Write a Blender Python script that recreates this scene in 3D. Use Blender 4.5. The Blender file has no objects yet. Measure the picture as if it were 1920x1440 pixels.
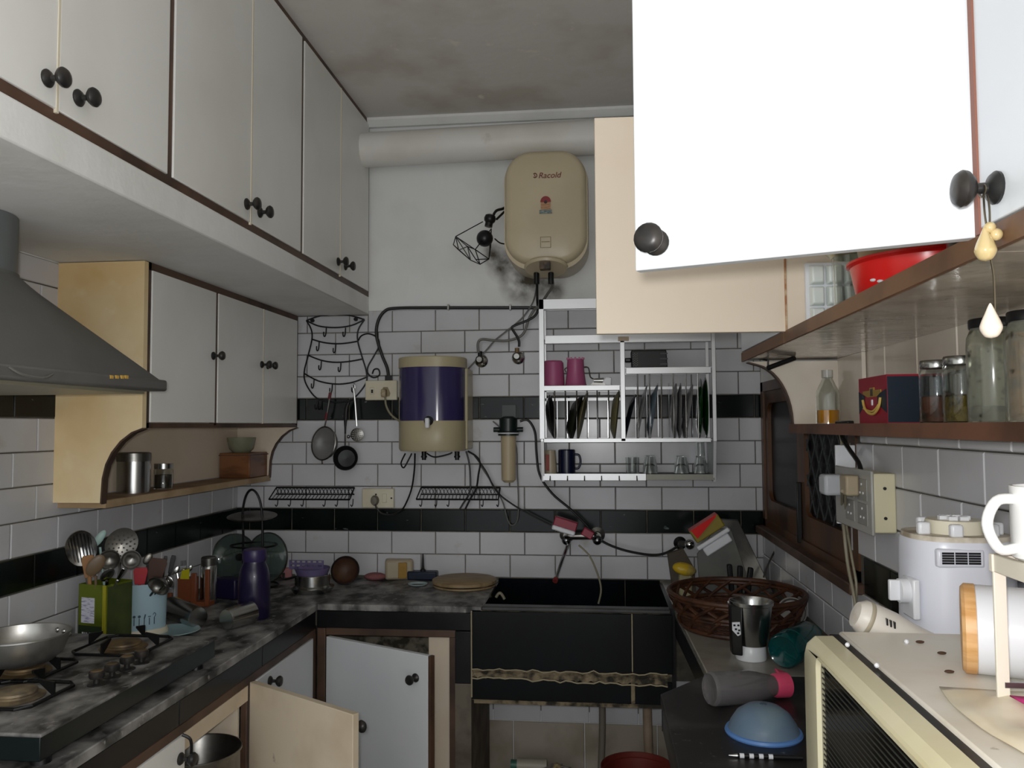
import bpy, math, random
from mathutils import Vector as V, Matrix as MX
random.seed(7)
scn = bpy.context.scene
COL = scn.collection
R = math.radians

# ------------------------------------------------------------------ camera, world, lights, exposure
F, CZ = 1520.0, 1.54
YAW, PIT, ROL = R(6.07), R(2.98), R(-.305)
FW = V((-math.sin(YAW)*math.cos(PIT), math.cos(YAW)*math.cos(PIT), math.sin(PIT)))
_r = V((math.cos(YAW), math.sin(YAW), 0)); _u = _r.cross(FW)
RT = _r*math.cos(ROL) + _u*math.sin(ROL); UP = -_r*math.sin(ROL) + _u*math.cos(ROL)
CAM = V((0, 0, CZ))
cd = bpy.data.cameras.new('camera'); cam = bpy.data.objects.new('camera', cd); COL.objects.link(cam)
cd.sensor_width = 36; cd.lens = F/1920*36; cd.clip_start = .02
cam.matrix_world = MX(((RT.x, UP.x, -FW.x, 0), (RT.y, UP.y, -FW.y, 0), (RT.z, UP.z, -FW.z, CZ), (0, 0, 0, 1)))
scn.camera = cam
w = bpy.data.worlds.new('world'); scn.world = w; w.use_nodes = True
w.node_tree.nodes['Background'].inputs[0].default_value = (.93, .96, 1, 1)
w.node_tree.nodes['Background'].inputs[1].default_value = .5
# the phone's own flash, a hand's breadth from its lens
ld = bpy.data.lights.new('phone_flash_offscreen', 'POINT'); ld.energy = 18; ld.shadow_soft_size = .02; ld.color = (1, .995, .985)
lo = bpy.data.objects.new('phone_flash_offscreen', ld); COL.objects.link(lo); lo.location = CAM + UP*.03 - RT*.02 - FW*.02
vs = scn.view_settings
vs.view_transform = 'Standard'; vs.look = 'None'; vs.exposure = 1.3; vs.gamma = 1; vs.use_curve_mapping = False

def P(px, py, X=None, Y=None, Z=None):
    """photo pixel + the plane it touches -> world point"""
    d = FW + RT*((px-960)/F) - UP*((py-720)/F)
    t = X/d.x if X is not None else Y/d.y if Y is not None else (Z-CZ)/d.z
    return CAM + d*t
def crop(ox, oy, s):
    return lambda x, y: (ox+x/s, oy+y/s)
def PP(pts, c=None, **k):
    return [P(*(c(x, y) if c else (x, y)), **k) for x, y in pts]

# ------------------------------------------------------------------ materials
def lin(h):
    h = h.lstrip('#'); v = [int(h[i:i+2], 16)/255 for i in (0, 2, 4)]
    return tuple(x/12.92 if x <= .04045 else ((x+.055)/1.055)**2.4 for x in v) + (1,)
MATS = {}
def mat(n, c='#cccccc', r=.5, m=0, c2=None, sc=6, lo=.45, hi=.65, st=(1, 1, 1), c3=None, sc3=2, lo3=.55, hi3=.7, bump=0, bsc=40, tr=0, ior=1.45, a=1, coat=0, em=0, sp=None):
    if n in MATS: return MATS[n]
    M = bpy.data.materials.new(n); M.use_nodes = True; nt = M.node_tree; b = nt.nodes['Principled BSDF']
    b.inputs['Base Color'].default_value = lin(c); b.inputs['Roughness'].default_value = r; b.inputs['Metallic'].default_value = m
    b.inputs['Transmission Weight'].default_value = tr; b.inputs['IOR'].default_value = ior; b.inputs['Alpha'].default_value = a
    b.inputs['Coat Weight'].default_value = coat
    if sp is not None: b.inputs['Specular IOR Level'].default_value = sp
    N = nt.nodes.new; L = nt.links.new
    src = None
    if c2 or bump or c3:
        g = N('ShaderNodeNewGeometry'); mp = N('ShaderNodeMapping'); mp.inputs['Scale'].default_value = st; L(g.outputs['Position'], mp.inputs['Vector'])
    def layer(prev, cc, s, l, h, det=5):
        nz = N('ShaderNodeTexNoise'); nz.inputs['Scale'].default_value = s; nz.inputs['Detail'].default_value = det; L(mp.outputs[0], nz.inputs['Vector'])
        mr = N('ShaderNodeMapRange'); mr.inputs[1].default_value = l; mr.inputs[2].default_value = h; L(nz.outputs[0], mr.inputs[0])
        mx = N('ShaderNodeMix'); mx.data_type = 'RGBA'; L(mr.outputs[0], mx.inputs[0])
        if prev is None: mx.inputs[6].default_value = lin(c)
        else: L(prev, mx.inputs[6])
        mx.inputs[7].default_value = lin(cc); return mx.outputs[2]
    if c2: src = layer(src, c2, sc, lo, hi)
    if c3: src = layer(src, c3, sc3, lo3, hi3)
    if src: L(src, b.inputs['Base Color'])
    if bump:
        nz = N('ShaderNodeTexNoise'); nz.inputs['Scale'].default_value = bsc; nz.inputs['Detail'].default_value = 3; L(mp.outputs[0], nz.inputs['Vector'])
        bp = N('ShaderNodeBump'); bp.inputs['Strength'].default_value = bump; bp.inputs['Distance'].default_value = .01; L(nz.outputs[0], bp.inputs['Height']); L(bp.outputs[0], b.inputs['Normal'])
    MATS[n] = M; return M

tile_w = mat('white_tile', '#c9c9cd', .22, c2='#bfbfc1', sc=3, c3='#a8a293', sc3=9, lo3=.66, hi3=.85)
tile_k = mat('black_tile', '#060d0c', .2, c2='#0c1716', sc=5, c3='#6d7a78', sc3=26, lo3=.70, hi3=.80, st=(1, 1, 2), sp=.3)
tile_c = mat('cream_tile', '#d9cfc0', .2, c2='#cdc2b1', sc=3)
tile_o = mat('old_floor_tile', '#a89f90', .5, c2='#8f8472', sc=5, c3='#6f6658', sc3=3, lo3=.58, hi3=.75)
grout = mat('grout', '#58554e', .9, c2='#77705f', sc=12)
plaster = mat('plaster', '#ececea', .75, c2='#e2e2de', sc=4, bump=.15, bsc=25)
ceil_m = mat('ceiling_paint', '#e0dcd7', .6, c2='#cdc6bb', sc=3.2, lo=.48, hi=.66, c3='#efe9dd', sc3=11, lo3=.66, hi3=.74, bump=.5, bsc=7)
lam = mat('white_laminate', '#eeeeea', .3, c2='#e6e6e0', sc=2.2)
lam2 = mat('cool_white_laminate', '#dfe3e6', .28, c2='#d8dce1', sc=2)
cream = mat('cream_board', '#efdcb2', .55, c2='#dcb97f', sc=3.2, lo=.45, hi=.75, c3='#f7ebcb', sc3=6, lo3=.6, hi3=.8)
cream2 = mat('cream_inner_laminate', '#e6d8c4', .45, c2='#dfceb6', sc=3, c3='#b39a76', sc3=7, lo3=.7, hi3=.9)
cream3 = mat('worn_cream_board', '#dccdb5', .55, c2='#cbbaa0', sc=4, c3='#6e6152', sc3=14, lo3=.69, hi3=.78)
edge_m = mat('cream_edge', '#e2d8c2', .5)
brown = mat('brown_wood_trim', '#5b4436', .5, c2='#3d2d23', sc=5, st=(1, 1, 1))
brown2 = mat('window_wood', '#5a3a20', .45, c2='#3a2413', sc=6, st=(1, 1, .3))
shelfwood = mat('bare_shelf_wood', '#94785a', .6, c2='#75593e', sc=6)
granite = mat('dusty_granite', '#2a2a29', .5, c2='#9a9895', sc=11, lo=.37, hi=.68, st=(1.4, 1, 1), c3='#aeaba6', sc3=40, lo3=.62, hi3=.78)
granite2 = mat('dark_granite', '#1c1a19', .4, c2='#45413d', sc=7, lo=.5, hi=.75, c3='#6b6864', sc3=60, lo3=.66, hi3=.8)
granite3 = mat('wet_grey_stone', '#8e8a80', .2, c2='#6d6a62', sc=4)
fascia_m = mat('black_stone', '#141518', .3, c2='#1c1d20', sc=5, sp=.3)
sinkblk = mat('sink_black_stone', '#06090d', .2, c2='#0a1015', sc=4, sp=.22)
mortar = mat('old_mortar', '#857860', .9, c2='#2f2b24', sc=22, lo=.42, hi=.6, bump=.8, bsc=60)
blackm = mat('black_iron', '#121212', .4, .3)
knob_m = mat('knob_black', '#262626', .35, .2, c2='#3a3531', sc=30)
steel = mat('steel', '#b9bab8', .22, 1)
steel_d = mat('dull_steel', '#8d8c88', .35, 1, c2='#6b6964', sc=12)
chrome = mat('chrome', '#d5d5d5', .12, 1)
alu = mat('aluminium', '#d4d5d6', .38, .55)
alum_pot = mat('aluminium_pot', '#b7b6b2', .34, .9, c2='#9c9a95', sc=14)
hood_m = mat('hood_paint', '#5d5d5b', .5, c2='#676763', sc=3, c3='#8a8a86', sc3=60, lo3=.76, hi3=.8)
white_p = mat('white_plastic', '#e2e4e8', .3)
offw = mat('off_white_plastic', '#dcd6c0', .35, c2='#cfc7ad', sc=5)
beige = mat('heater_beige', '#c9bb9d', .35, c2='#beb093', sc=3)
putty = mat('purifier_base', '#b0a585', .35)
purp_t = mat('purple_tank', '#3b3461', .14, c2='#453d6c', sc=4, tr=.2)
purp_l = mat('purple_water', '#564b80', .1)
purple = mat('purple_plastic', '#1f1838', .3, coat=.2)
lilac = mat('lilac_plastic', '#655a80', .45)
glass = mat('glass', '#f4f8f6', .03, tr=1, ior=1.45)
glass_g = mat('greenish_glass', '#dcebe0', .04, tr=1, ior=1.45)
painted_pane = mat('painted_dark_pane', '#08090a', .35, sp=.12)  # opaque window panes: the darkness of the unlit outside is put into their colour
black_p = mat('black_plastic', '#131314', .35)
cable_k = mat('black_cable', '#161514', .45)
cable_g = mat('grey_cable', '#6a6964', .5)
cable_w = mat('old_white_cable', '#8f8873', .5)
red_m = mat('red_plastic', '#d4201c', .25)
maroon = mat('maroon_plastic', '#8e2238', .4)
pinkm = mat('mauve_plastic', '#a8527a', .4)
brass = mat('brass', '#7d694a', .55, .5, c2='#4c4236', sc=20)

# ------------------------------------------------------------------ mesh helpers
WM = {}
def catmull(pts, k=6, closed=False):
    pts = [V(p) for p in pts]; n = len(pts); out = []
    if n < 3: return pts
    for i in range(n if closed else n-1):
        p0 = pts[(i-1) % n] if closed or i > 0 else pts[0]; p1 = pts[i]; p2 = pts[(i+1) % n]
        p3 = pts[(i+2) % n] if closed or i+2 < n else pts[-1]
        for j in range(k):
            t = j/k
            out.append(.5*((2*p1)+(p2-p0)*t+(2*p0-5*p1+4*p2-p3)*t*t+(3*p1-p0-3*p2+p3)*t**3))
    if not closed: out.append(pts[-1])
    return out
def zrot(ax):
    return V((0, 0, 1)).rotation_difference(V(ax).normalized()).to_matrix()
class MB:
    def __init__(s): s.v = []; s.f = []
    def add(s, vs, fs):
        o = len(s.v); s.v += [V(p) for p in vs]; s.f += [tuple(i+o for i in f) for f in fs]; return s
    def box(s, x0, x1, y0, y1, z0, z1, rot=None, piv=None):
        vs = [V((x, y, z)) for z in (z0, z1) for y in (y0, y1) for x in (x0, x1)]
        if rot:
            pv = V(piv) if piv else V(((x0+x1)/2, (y0+y1)/2, (z0+z1)/2)); vs = [pv + rot @ (p-pv) for p in vs]
        return s.add(vs, [(0, 2, 3, 1), (4, 5, 7, 6), (0, 1, 5, 4), (2, 6, 7, 3), (0, 4, 6, 2), (1, 3, 7, 5)])
    def lathe(s, prof, c=(0, 0, 0), n=24, ax=(0, 0, 1), sx=1, sy=1, rz=0, cap=True):
        q = zrot(ax); c = V(c); vs = []; fs = []; m = len(prof); q2 = MX.Rotation(rz, 3, 'Z')
        for i in range(n):
            a = 2*math.pi*i/n
            for r, z in prof: vs.append(c + q @ (q2 @ V((r*math.cos(a)*sx, r*math.sin(a)*sy, z))))
        for i in range(n):
            j = (i+1) % n
            for k in range(m-1): fs.append((i*m+k, j*m+k, j*m+k+1, i*m+k+1))
        if tuple(prof[0]) == tuple(prof[-1]): cap = False
        if cap and prof[0][0] > 1e-6: fs.append(tuple(i*m for i in range(n-1, -1, -1)))
        if cap and prof[-1][0] > 1e-6: fs.append(tuple(i*m+m-1 for i in range(n)))
        return s.add(vs, fs)
    def cyl(s, p0, p1, r0, r1=None, n=16):
        p0, p1 = V(p0), V(p1); d = p1-p0
        return s.lathe([(r0, 0), (r0 if r1 is None else r1, d.length)], p0, n, d)
    def sph(s, c, r, sx=1, sy=1, sz=1, n=18, m=10, ax=(0, 0, 1)):
        return s.lathe([(max(r*math.sin(math.pi*i/m), 0), -r*math.cos(math.pi*i/m)*sz) for i in range(m+1)], c, n, ax, sx, sy)
    def tube(s, pts, r, n=6, k=5, closed=False, raw=False):
        pts = [V(p) for p in pts]
        if not raw and len(pts) > 2: pts = catmull(pts, k, closed)
        m = len(pts); vs = []; fs = []; up = V((.13, .31, .94)); pt = None
        for i, p in enumerate(pts):
            t = (pts[(i+1) % m]-pts[i-1]) if closed else (pts[min(i+1, m-1)]-pts[max(i-1, 0)])
            t.normalize()
            if pt is None: a = t.cross(up).normalized()
            else: a = (a - t*a.dot(t)).normalized()
            pt = t; b = t.cross(a)
            rr = r(i/(m-1)) if callable(r) else r
            for j in range(n):
                g = 2*math.pi*j/n; vs.append(p + a*math.cos(g)*rr + b*math.sin(g)*rr)
        for i in range(m if closed else m-1):
            for j in range(n):
                fs.append((i*n+j, i*n+(j+1) % n, ((i+1) % m)*n+(j+1) % n, ((i+1) % m)*n+j))
        if not closed: fs += [tuple(range(n-1, -1, -1)), tuple((m-1)*n+j for j in range(n))]
        return s.add(vs, fs)
    def prism(s, poly, ax, a, b):
        """poly in the two other axes, extruded from a to b"""
        f = {'x': lambda p, t: (t, p[0], p[1]), 'y': lambda p, t: (p[0], t, p[1]), 'z': lambda p, t: (p[0], p[1], t)}[ax]
        n = len(poly); vs = [f(p, a) for p in poly]+[f(p, b) for p in poly]
        return s.add(vs, [tuple(range(n)), tuple(range(2*n-1, n-1, -1))]+[(i, (i+1) % n, n+(i+1) % n, n+i) for i in range(n)])
    def loft(s, rings, cap=True):
        n = len(rings[0]); vs = [p for r in rings for p in r]; fs = []
        for k in range(len(rings)-1):
            for i in range(n): fs.append((k*n+i, k*n+(i+1) % n, (k+1)*n+(i+1) % n, (k+1)*n+i))
        if cap: fs += [tuple(range(n-1, -1, -1)), tuple((len(rings)-1)*n+i for i in range(n))]
        return s.add(vs, fs)
    def o(s, name, m, par=None, loc=False, label=None, cat=None, group=None, kind=None, bev=0, ang=38):
        """one object; coordinates are world ones unless loc"""
        me = bpy.data.meshes.new(name); vs = s.v
        ob = bpy.data.objects.new(name, me); W = MX()
        if par is not None:
            if not loc:
                inv = WM[par].inverted(); vs = [inv @ p for p in vs]
            ob.parent = par; W = WM[par].copy()
        elif kind != 'structure':
            if loc: pass
            else:
                xs = [p.x for p in vs]; ys = [p.y for p in vs]; z0 = min(p.z for p in vs)
                c = V(((min(xs)+max(xs))/2, (min(ys)+max(ys))/2, z0)); vs = [p-c for p in vs]; ob.location = c; W = MX.Translation(c)
        me.from_pydata([tuple(p) for p in vs], [], s.f)
        import bmesh
        bm = bmesh.new(); bm.from_mesh(me); bmesh.ops.recalc_face_normals(bm, faces=bm.faces); bm.to_mesh(me); bm.free()
        me.polygons.foreach_set('use_smooth', [True]*len(me.polygons)); me.set_sharp_from_angle(angle=R(ang))
        me.materials.append(m); COL.objects.link(ob); WM[ob] = W
        if bev:
            md = ob.modifiers.new('bevel', 'BEVEL'); md.width = bev; md.segments = 2; md.limit_method = 'ANGLE'; md.angle_limit = R(45)
        for k, x in (('label', label), ('category', cat), ('group', group), ('kind', kind)):
            if x: ob[k] = x
        return ob
def T(name, label, cat, loc=(0, 0, 0), rot=None, group=None):
    """an Empty at a thing's base that parents its parts"""
    e = bpy.data.objects.new(name, None); e.empty_display_size = .05; COL.objects.link(e)
    W = MX.Translation(V(loc)) @ (rot.to_4x4() if rot is not None else MX()); e.matrix_world = W; WM[e] = W
    e['label'] = label; e['category'] = cat
    if group: e['group'] = group
    return e
RZ = lambda d: MX.Rotation(R(d), 3, 'Z')
def shell(outer, t):
    """closed thin-walled profile, open on top: outer is a list of (r,z) from the bottom centre upwards"""
    inn = [(max(r-t, 0), z+(t if i == 0 or r <= outer[0][0] and i < 2 else 0)) for i, (r, z) in enumerate(outer)]
    return [(0, outer[0][1])]+list(outer)+inn[::-1]+[(0, inn[0][1])]
def text(body, size, m, par, W, name='lettering', ext=.0004, shear=0, align='CENTER'):
    cu = bpy.data.curves.new(name, 'FONT'); cu.body = body; cu.size = size; cu.extrude = ext; cu.align_x = align; cu.align_y = 'CENTER'; cu.shear = shear
    t = bpy.data.objects.new('tmp', cu); COL.objects.link(t); dg = bpy.context.evaluated_depsgraph_get()
    me = bpy.data.meshes.new_from_object(t.evaluated_get(dg)); bpy.data.objects.remove(t)
    me.materials.clear(); me.materials.append(m)
    ob = bpy.data.objects.new(name, me); COL.objects.link(ob); ob.parent = par; ob.matrix_local = WM[par].inverted() @ W; WM[ob] = W
    return ob
def facing(loc, right, up):
    r = V(right).normalized(); u = V(up).normalized(); n = r.cross(u)
    return MX(((r.x, u.x, n.x, loc[0]), (r.y, u.y, n.y, loc[1]), (r.z, u.z, n.z, loc[2]), (0, 0, 0, 1)))
def knob(door, p, d, s=1.0):
    return MB().lathe([(.017*s, 0), (.0175*s, .003), (.014*s, .007), (.006*s, .011), (.0055*s, .021), (.013*s, .025), (.0185*s, .031), (.0195*s, .036), (.016*s, .041), (.008*s, .0435), (0, .044)], p, 20, d).o('knob', knob_m, door)

# ------------------------------------------------------------------ room shell
XL, XR, YB, ZC, CT, Y0 = -1.659, .70, 3.60, 2.955, .863, -1.3
S = lambda mb, n, m, **k: mb.o(n, m, kind='structure', **k)
floor_m = mat('floor_stone', '#8f897d', .5, c2='#7d776c', sc=5)
S(MB().box(XL-.1, XR+.1, Y0, YB+.1, -.06, 0), 'floor', floor_m)
S(MB().box(XL-.1, XR+.1, Y0, YB+.1, ZC, ZC+.08), 'ceiling', ceil_m)
wb = S(MB().box(XL-.1, XR+.1, YB, YB+.1, 0, ZC), 'wall_back', mat('back_wall_paint', '#e8e9e8', .7, c2='#dedfdb', sc=3, c3='#8d8169', sc3=5, lo3=.74, hi3=.9, bump=.1))
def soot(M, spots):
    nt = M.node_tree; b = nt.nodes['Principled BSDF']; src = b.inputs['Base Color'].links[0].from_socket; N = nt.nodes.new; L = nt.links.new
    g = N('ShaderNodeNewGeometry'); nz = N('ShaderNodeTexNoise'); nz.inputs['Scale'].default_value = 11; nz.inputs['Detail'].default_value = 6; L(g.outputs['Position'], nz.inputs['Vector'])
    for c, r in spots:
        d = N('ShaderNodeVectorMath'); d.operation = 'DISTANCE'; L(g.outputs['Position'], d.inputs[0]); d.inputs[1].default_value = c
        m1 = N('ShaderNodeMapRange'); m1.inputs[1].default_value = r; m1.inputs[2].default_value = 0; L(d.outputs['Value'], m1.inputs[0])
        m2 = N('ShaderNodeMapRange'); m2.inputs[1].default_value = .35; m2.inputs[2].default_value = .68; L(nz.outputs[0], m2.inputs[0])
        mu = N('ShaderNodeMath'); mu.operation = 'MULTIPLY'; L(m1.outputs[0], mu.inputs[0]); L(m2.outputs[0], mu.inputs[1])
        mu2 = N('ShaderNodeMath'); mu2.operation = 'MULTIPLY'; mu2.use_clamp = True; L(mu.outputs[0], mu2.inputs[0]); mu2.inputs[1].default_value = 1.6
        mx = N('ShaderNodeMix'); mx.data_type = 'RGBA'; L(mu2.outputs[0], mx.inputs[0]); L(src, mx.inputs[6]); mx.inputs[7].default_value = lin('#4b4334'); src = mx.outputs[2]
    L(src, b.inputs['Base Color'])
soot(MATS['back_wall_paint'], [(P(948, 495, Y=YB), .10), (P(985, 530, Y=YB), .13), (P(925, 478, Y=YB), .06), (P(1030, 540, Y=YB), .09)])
wl = S(MB().box(XL-.1, XL, Y0, YB, 0, ZC), 'wall_left', plaster)
WY0, WY1, WZ0, WZ1 = 2.29, 3.57, 1.115, 1.72
wr = S(MB().box(XR, XR+.1, Y0, WY0, 0, ZC).box(XR, XR+.1, WY1, YB, 0, ZC).box(XR, XR+.1, WY0, WY1, 0, WZ0).box(XR, XR+.1, WY0, WY1, WZ1, ZC), 'wall_right', plaster)
S(MB().prism([(YB, ZC-.036), (YB, ZC), (YB-.045, ZC), (YB-.045, ZC-.012), (YB-.02, ZC-.036)], 'x', -1.04, XR), 'trim_1', plaster)
MB().box(XL, XR, YB-.002, YB, .3, 2.068).o('grout_bed', grout, wb)
MB().box(XL, XL+.002, .8, YB, CT-.1, 2.05).o('grout_bed', grout, wl)
MB().box(XR-.002, XR, .6, WY0, CT-.1, 1.52).box(XR-.002, XR, WY0, YB, CT-.1, WZ0).o('grout_bed', grout, wr)

TM = {}
def tile_mesh(wd, h, m, d):
    k = (round(wd, 4), round(h, 4), m.name, d)
    if k not in TM:
        b = .0025; t = .005; me = bpy.data.meshes.new('tile'); a, c = wd/2, h/2
        q = [(-a, -c, 0), (a, -c, 0), (a, c, 0), (-a, c, 0), (-a, -c, t-b), (a, -c, t-b), (a, c, t-b), (-a, c, t-b), (-a+b, -c+b, t), (a-b, -c+b, t), (a-b, c-b, t), (-a+b, c-b, t)]
        fs = [(0, 1, 5, 4), (1, 2, 6, 5), (2, 3, 7, 6), (3, 0, 4, 7), (4, 5, 9, 8), (5, 6, 10, 9), (6, 7, 11, 10), (7, 4, 8, 11), (8, 9, 10, 11)]
        f = {'-y': lambda p: (p[0], -p[2], p[1]), '+x': lambda p: (p[2], p[0], p[1]), '-x': lambda p: (-p[2], -p[0], p[1])}[d]
        me.from_pydata([f(p) for p in q], [], fs); me.materials.append(m); TM[k] = me
    return TM[k]
def tile(par, d, u0, u1, z0, z1, m, base):
    g = .0018; c = ((u0+u1)/2, (z0+z1)/2)
    ob = bpy.data.objects.new('tile', tile_mesh(u1-u0-2*g, z1-z0-2*g, m, d)); COL.objects.link(ob); ob.parent = par
    j = random.uniform(-.0008, .0006)
    wp = {'-y': V((c[0], base-j, c[1])), '+x': V((base+j, c[0], c[1])), '-x': V((base-j, c[0], c[1]))}[d]
    ob.location = WM[par].inverted() @ wp
def course(par, d, u0, u1, z0, z1, m, base, off, wd=.2, skip=None):
    k = math.floor((u0-off)/wd)
    while off+k*wd < u1-.004:
        a, b = max(u0, off+k*wd), min(u1, off+(k+1)*wd); k += 1
        if b-a < .012: continue
        if skip and skip((a+b)/2, (z0+z1)/2): continue
        tile(par, d, a, b, z0, z1, m, base)
ZB = 1.072
for i in range(-2, 10):
    z0 = ZB+.1*i; blk = i in (0, 5)
    x1 = XR
    of_ = P(735, 1000, Y=YB).x if i % 2 else P(790, 1000, Y=YB).x
    if i == 9: course(wb, '-y', XL+.28, -1.042, z0, 2.051, tile_w, YB-.002, of_)
    course(wb, '-y', -1.042 if i == 9 else XL, x1, z0, z0+.1, tile_k if blk else tile_w, YB-.002, of_)
# courses under the sink, then old stone slabs
for z0, z1, off in ((.255, .345, P(925, 1340, Y=YB).x), (.345, .445, P(955, 1316, Y=YB).x)):
    course(wb, '-y', -.62, .6, z0, z1, tile_w, YB-.002, off, .21)
course(wb, '-y', -.62, .6, .02, .255, tile_o, YB-.002, P(963, 1400, Y=YB).x, .31)
lo_ = P(104, 1000, X=XL).y
for i in range(-2, 10):
    z0 = ZB+.1*i
    if i == -2: z0 += .0; 
    course(wl, '+x', 1.2, 2.33 if z0 > 1.30 else YB-.006, z0, min(z0+.1, 2.05), tile_k if i in (0, 5) else tile_w, XL+.002, lo_+(.1 if i % 2 == 0 else 0))
for i in range(-3, 4):
    z0 = 1.19+.1*i
    course(wr, '-x', .75, YB-.006, z0, min(z0+.1, 1.512), tile_k if i == -1 else tile_w, XR-.002, P(1700, 950, X=XR).y+(.1 if i % 2 else 0), skip=lambda u, z: u > WY0 and z > WZ0)
# cream tiles over the right shelf
for a in range(9):
    for z0, z1 in ((1.545, 1.64), (1.64, 1.735)): tile(wr, '-x', .65+a*.2, .85+a*.2, z0, z1, tile_c, XR-.002)

# right-hand window with wooden frame
win = S(MB().box(.692, .80, WY0, WY0+.045, WZ0, WZ1).box(.692, .80, WY1-.045, WY1, WZ0, WZ1).box(.692, .80, WY0, WY1, WZ1-.04, WZ1).box(.692, .80, WY0, WY1, WZ0, WZ0+.03), 'window_1', brown2)
def sash(y0, y1, nm):
    z0, z1, b = WZ0+.03, WZ1-.04, .05
    ro = [(y0, z0), (y1, z0), (y1, z1), (y0, z1)]
    h = []
    ya, yb, za, zb, rr = y0+b, y1-b, z0+.085, z1-b, .045
    for cy, cz, a0 in ((yb-rr, zb-rr, 0), (ya+rr, zb-rr, 90), (ya+rr, za+rr, 180), (yb-rr, za+rr, 270)):
        h += [(cy+rr*math.cos(R(a0+t*18)), cz+rr*math.sin(R(a0+t*18))) for t in range(6)]
    n = len(h); out = []
    for i, (y, z) in enumerate(h):   # matching outer ring projected on the rectangle
        cy, cz = (y0+y1)/2, (z0+z1)/2; dy, dz = y-(ya+yb)/2, z-(za+zb)/2
        k = min(abs((y1-y0)/2/dy) if dy else 9e9, abs((z1-z0)/2/dz) if dz else 9e9); out.append((cy+dy*k, cz+dz*k))
    mb = MB(); vs = [(.70, *p) for p in out]+[(.70, *p) for p in h]+[(.735, *p) for p in out]+[(.735, *p) for p in h]; fs = []
    for i in range(n):
        j = (i+1) % n; fs += [(i, j, n+j, n+i), (2*n+i, 3*n+i, 3*n+j, 2*n+j), (n+i, n+j, 3*n+j, 3*n+i), (i, 2*n+i, 2*n+j, j)]
    s = mb.add(vs, fs).o('sash', brown2, win)
    MB().box(.715, .721, ya-.01, yb+.01, za-.01, zb+.01).o('pane', painted_pane, s)
    return ya, yb, za, zb, s
sash(2.93, WY1-.045, 0)
ya, yb, za, zb, s2 = sash(WY0+.045, 2.93, 1)
mb = MB()
for k in range(-6, 10):   # diamond wire grille behind the pane of the nearer sash
    for sg in (1, -1):
        pts = []
        for t in range(40):
            y = ya+(yb-ya)*t/39; z = za+.12*k+sg*(y-ya)*1.25
            if za < z < zb: pts.append(V((.708, y, z)))
        if len(pts) > 1: mb.tube([pts[0], pts[-1]], .0028, 5)
mb.o('grille', mat('grille_grey', '#3a3d3f', .6), s2)
MB().box(.682, .70, 2.925, 2.937, 1.13, 1.34).o('latch_bar', black_p, win, bev=.003)
MB().box(.66, .70, WY0-.02, WY1, WZ0-.03, WZ0).o('sill', brown, win, bev=.004)

# ------------------------------------------------------------------ loft with its cupboards, left
XF = -1.04
S(MB().box(XL, XF, Y0, YB, 2.053, 2.135), 'trim_2', plaster, bev=.004)
def leaf(par, p0, p1, z0, z1, th, m, outward, edge=None):
    """a door leaf from p0 to p1 (xy), thickness th behind its outward face"""
    a, b = V((*p0, 0)), V((*p1, 0)); n = V((*outward, 0)).normalized()*-th
    mb = MB(); vs = [a, b, b+n, a+n]
    return mb.add([v+V((0, 0, z0)) for v in vs]+[v+V((0, 0, z1)) for v in vs], [(3, 2, 1, 0), (4, 5, 6, 7), (0, 1, 5, 4), (1, 2, 6, 5), (2, 3, 7, 6), (3, 0, 4, 7)]).o('door', m, par, bev=.0015)
for y0, ym, y1, nm in ((1.005, 1.442, 1.865, 'beside the open room end'), (1.865, 2.322, 2.752, 'in the middle of the loft'), (2.752, 3.176, 3.598, 'that the white duct enters')):
    t = T('loft_cupboard', 'white two-door loft cupboard with black knobs, '+{1.005: 'the one over the cooker hood', 1.865: 'between its two neighbours', 2.752: 'the one the white duct runs into'}[y0], 'cupboard', (-1.35, (y0+y1)/2, 2.135), group='loft cupboards')
    MB().box(XL+.003, XF-.02, y0+.001, y1-.001, 2.136, ZC-.002).o('carcass', cream2, t)
    MB().box(XF-.02, XF-.001, y0, y1, 2.135, 2.160).box(XF-.02, XF-.001, y0, y1, ZC-.022, ZC-.001).box(XF-.02, XF-.001, y1-.026, y1, 2.16, ZC-.022).box(XF-.02, XF-.001, y0, y0+.010, 2.16, ZC-.022).o('frame', brown, t)
    za_ = ZC-.024
    for a, b, ky in ((y0+.006, ym-.002, ym-.035), (ym+.002, y1-.021, ym+.058)):
        d = leaf(t, (XF+.004, a), (XF+.004, b), 2.157, za_, .02, lam, (1, 0)); knob(d, V((XF+.004, ky, 2.205)), (1, 0, 0), 1.0)
        if a < ym-.1: MB().box(XF-.014, XF+.0055, b-.005, b+.0015, 2.150, za_).o('edge_strip', edge_m, d)

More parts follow.
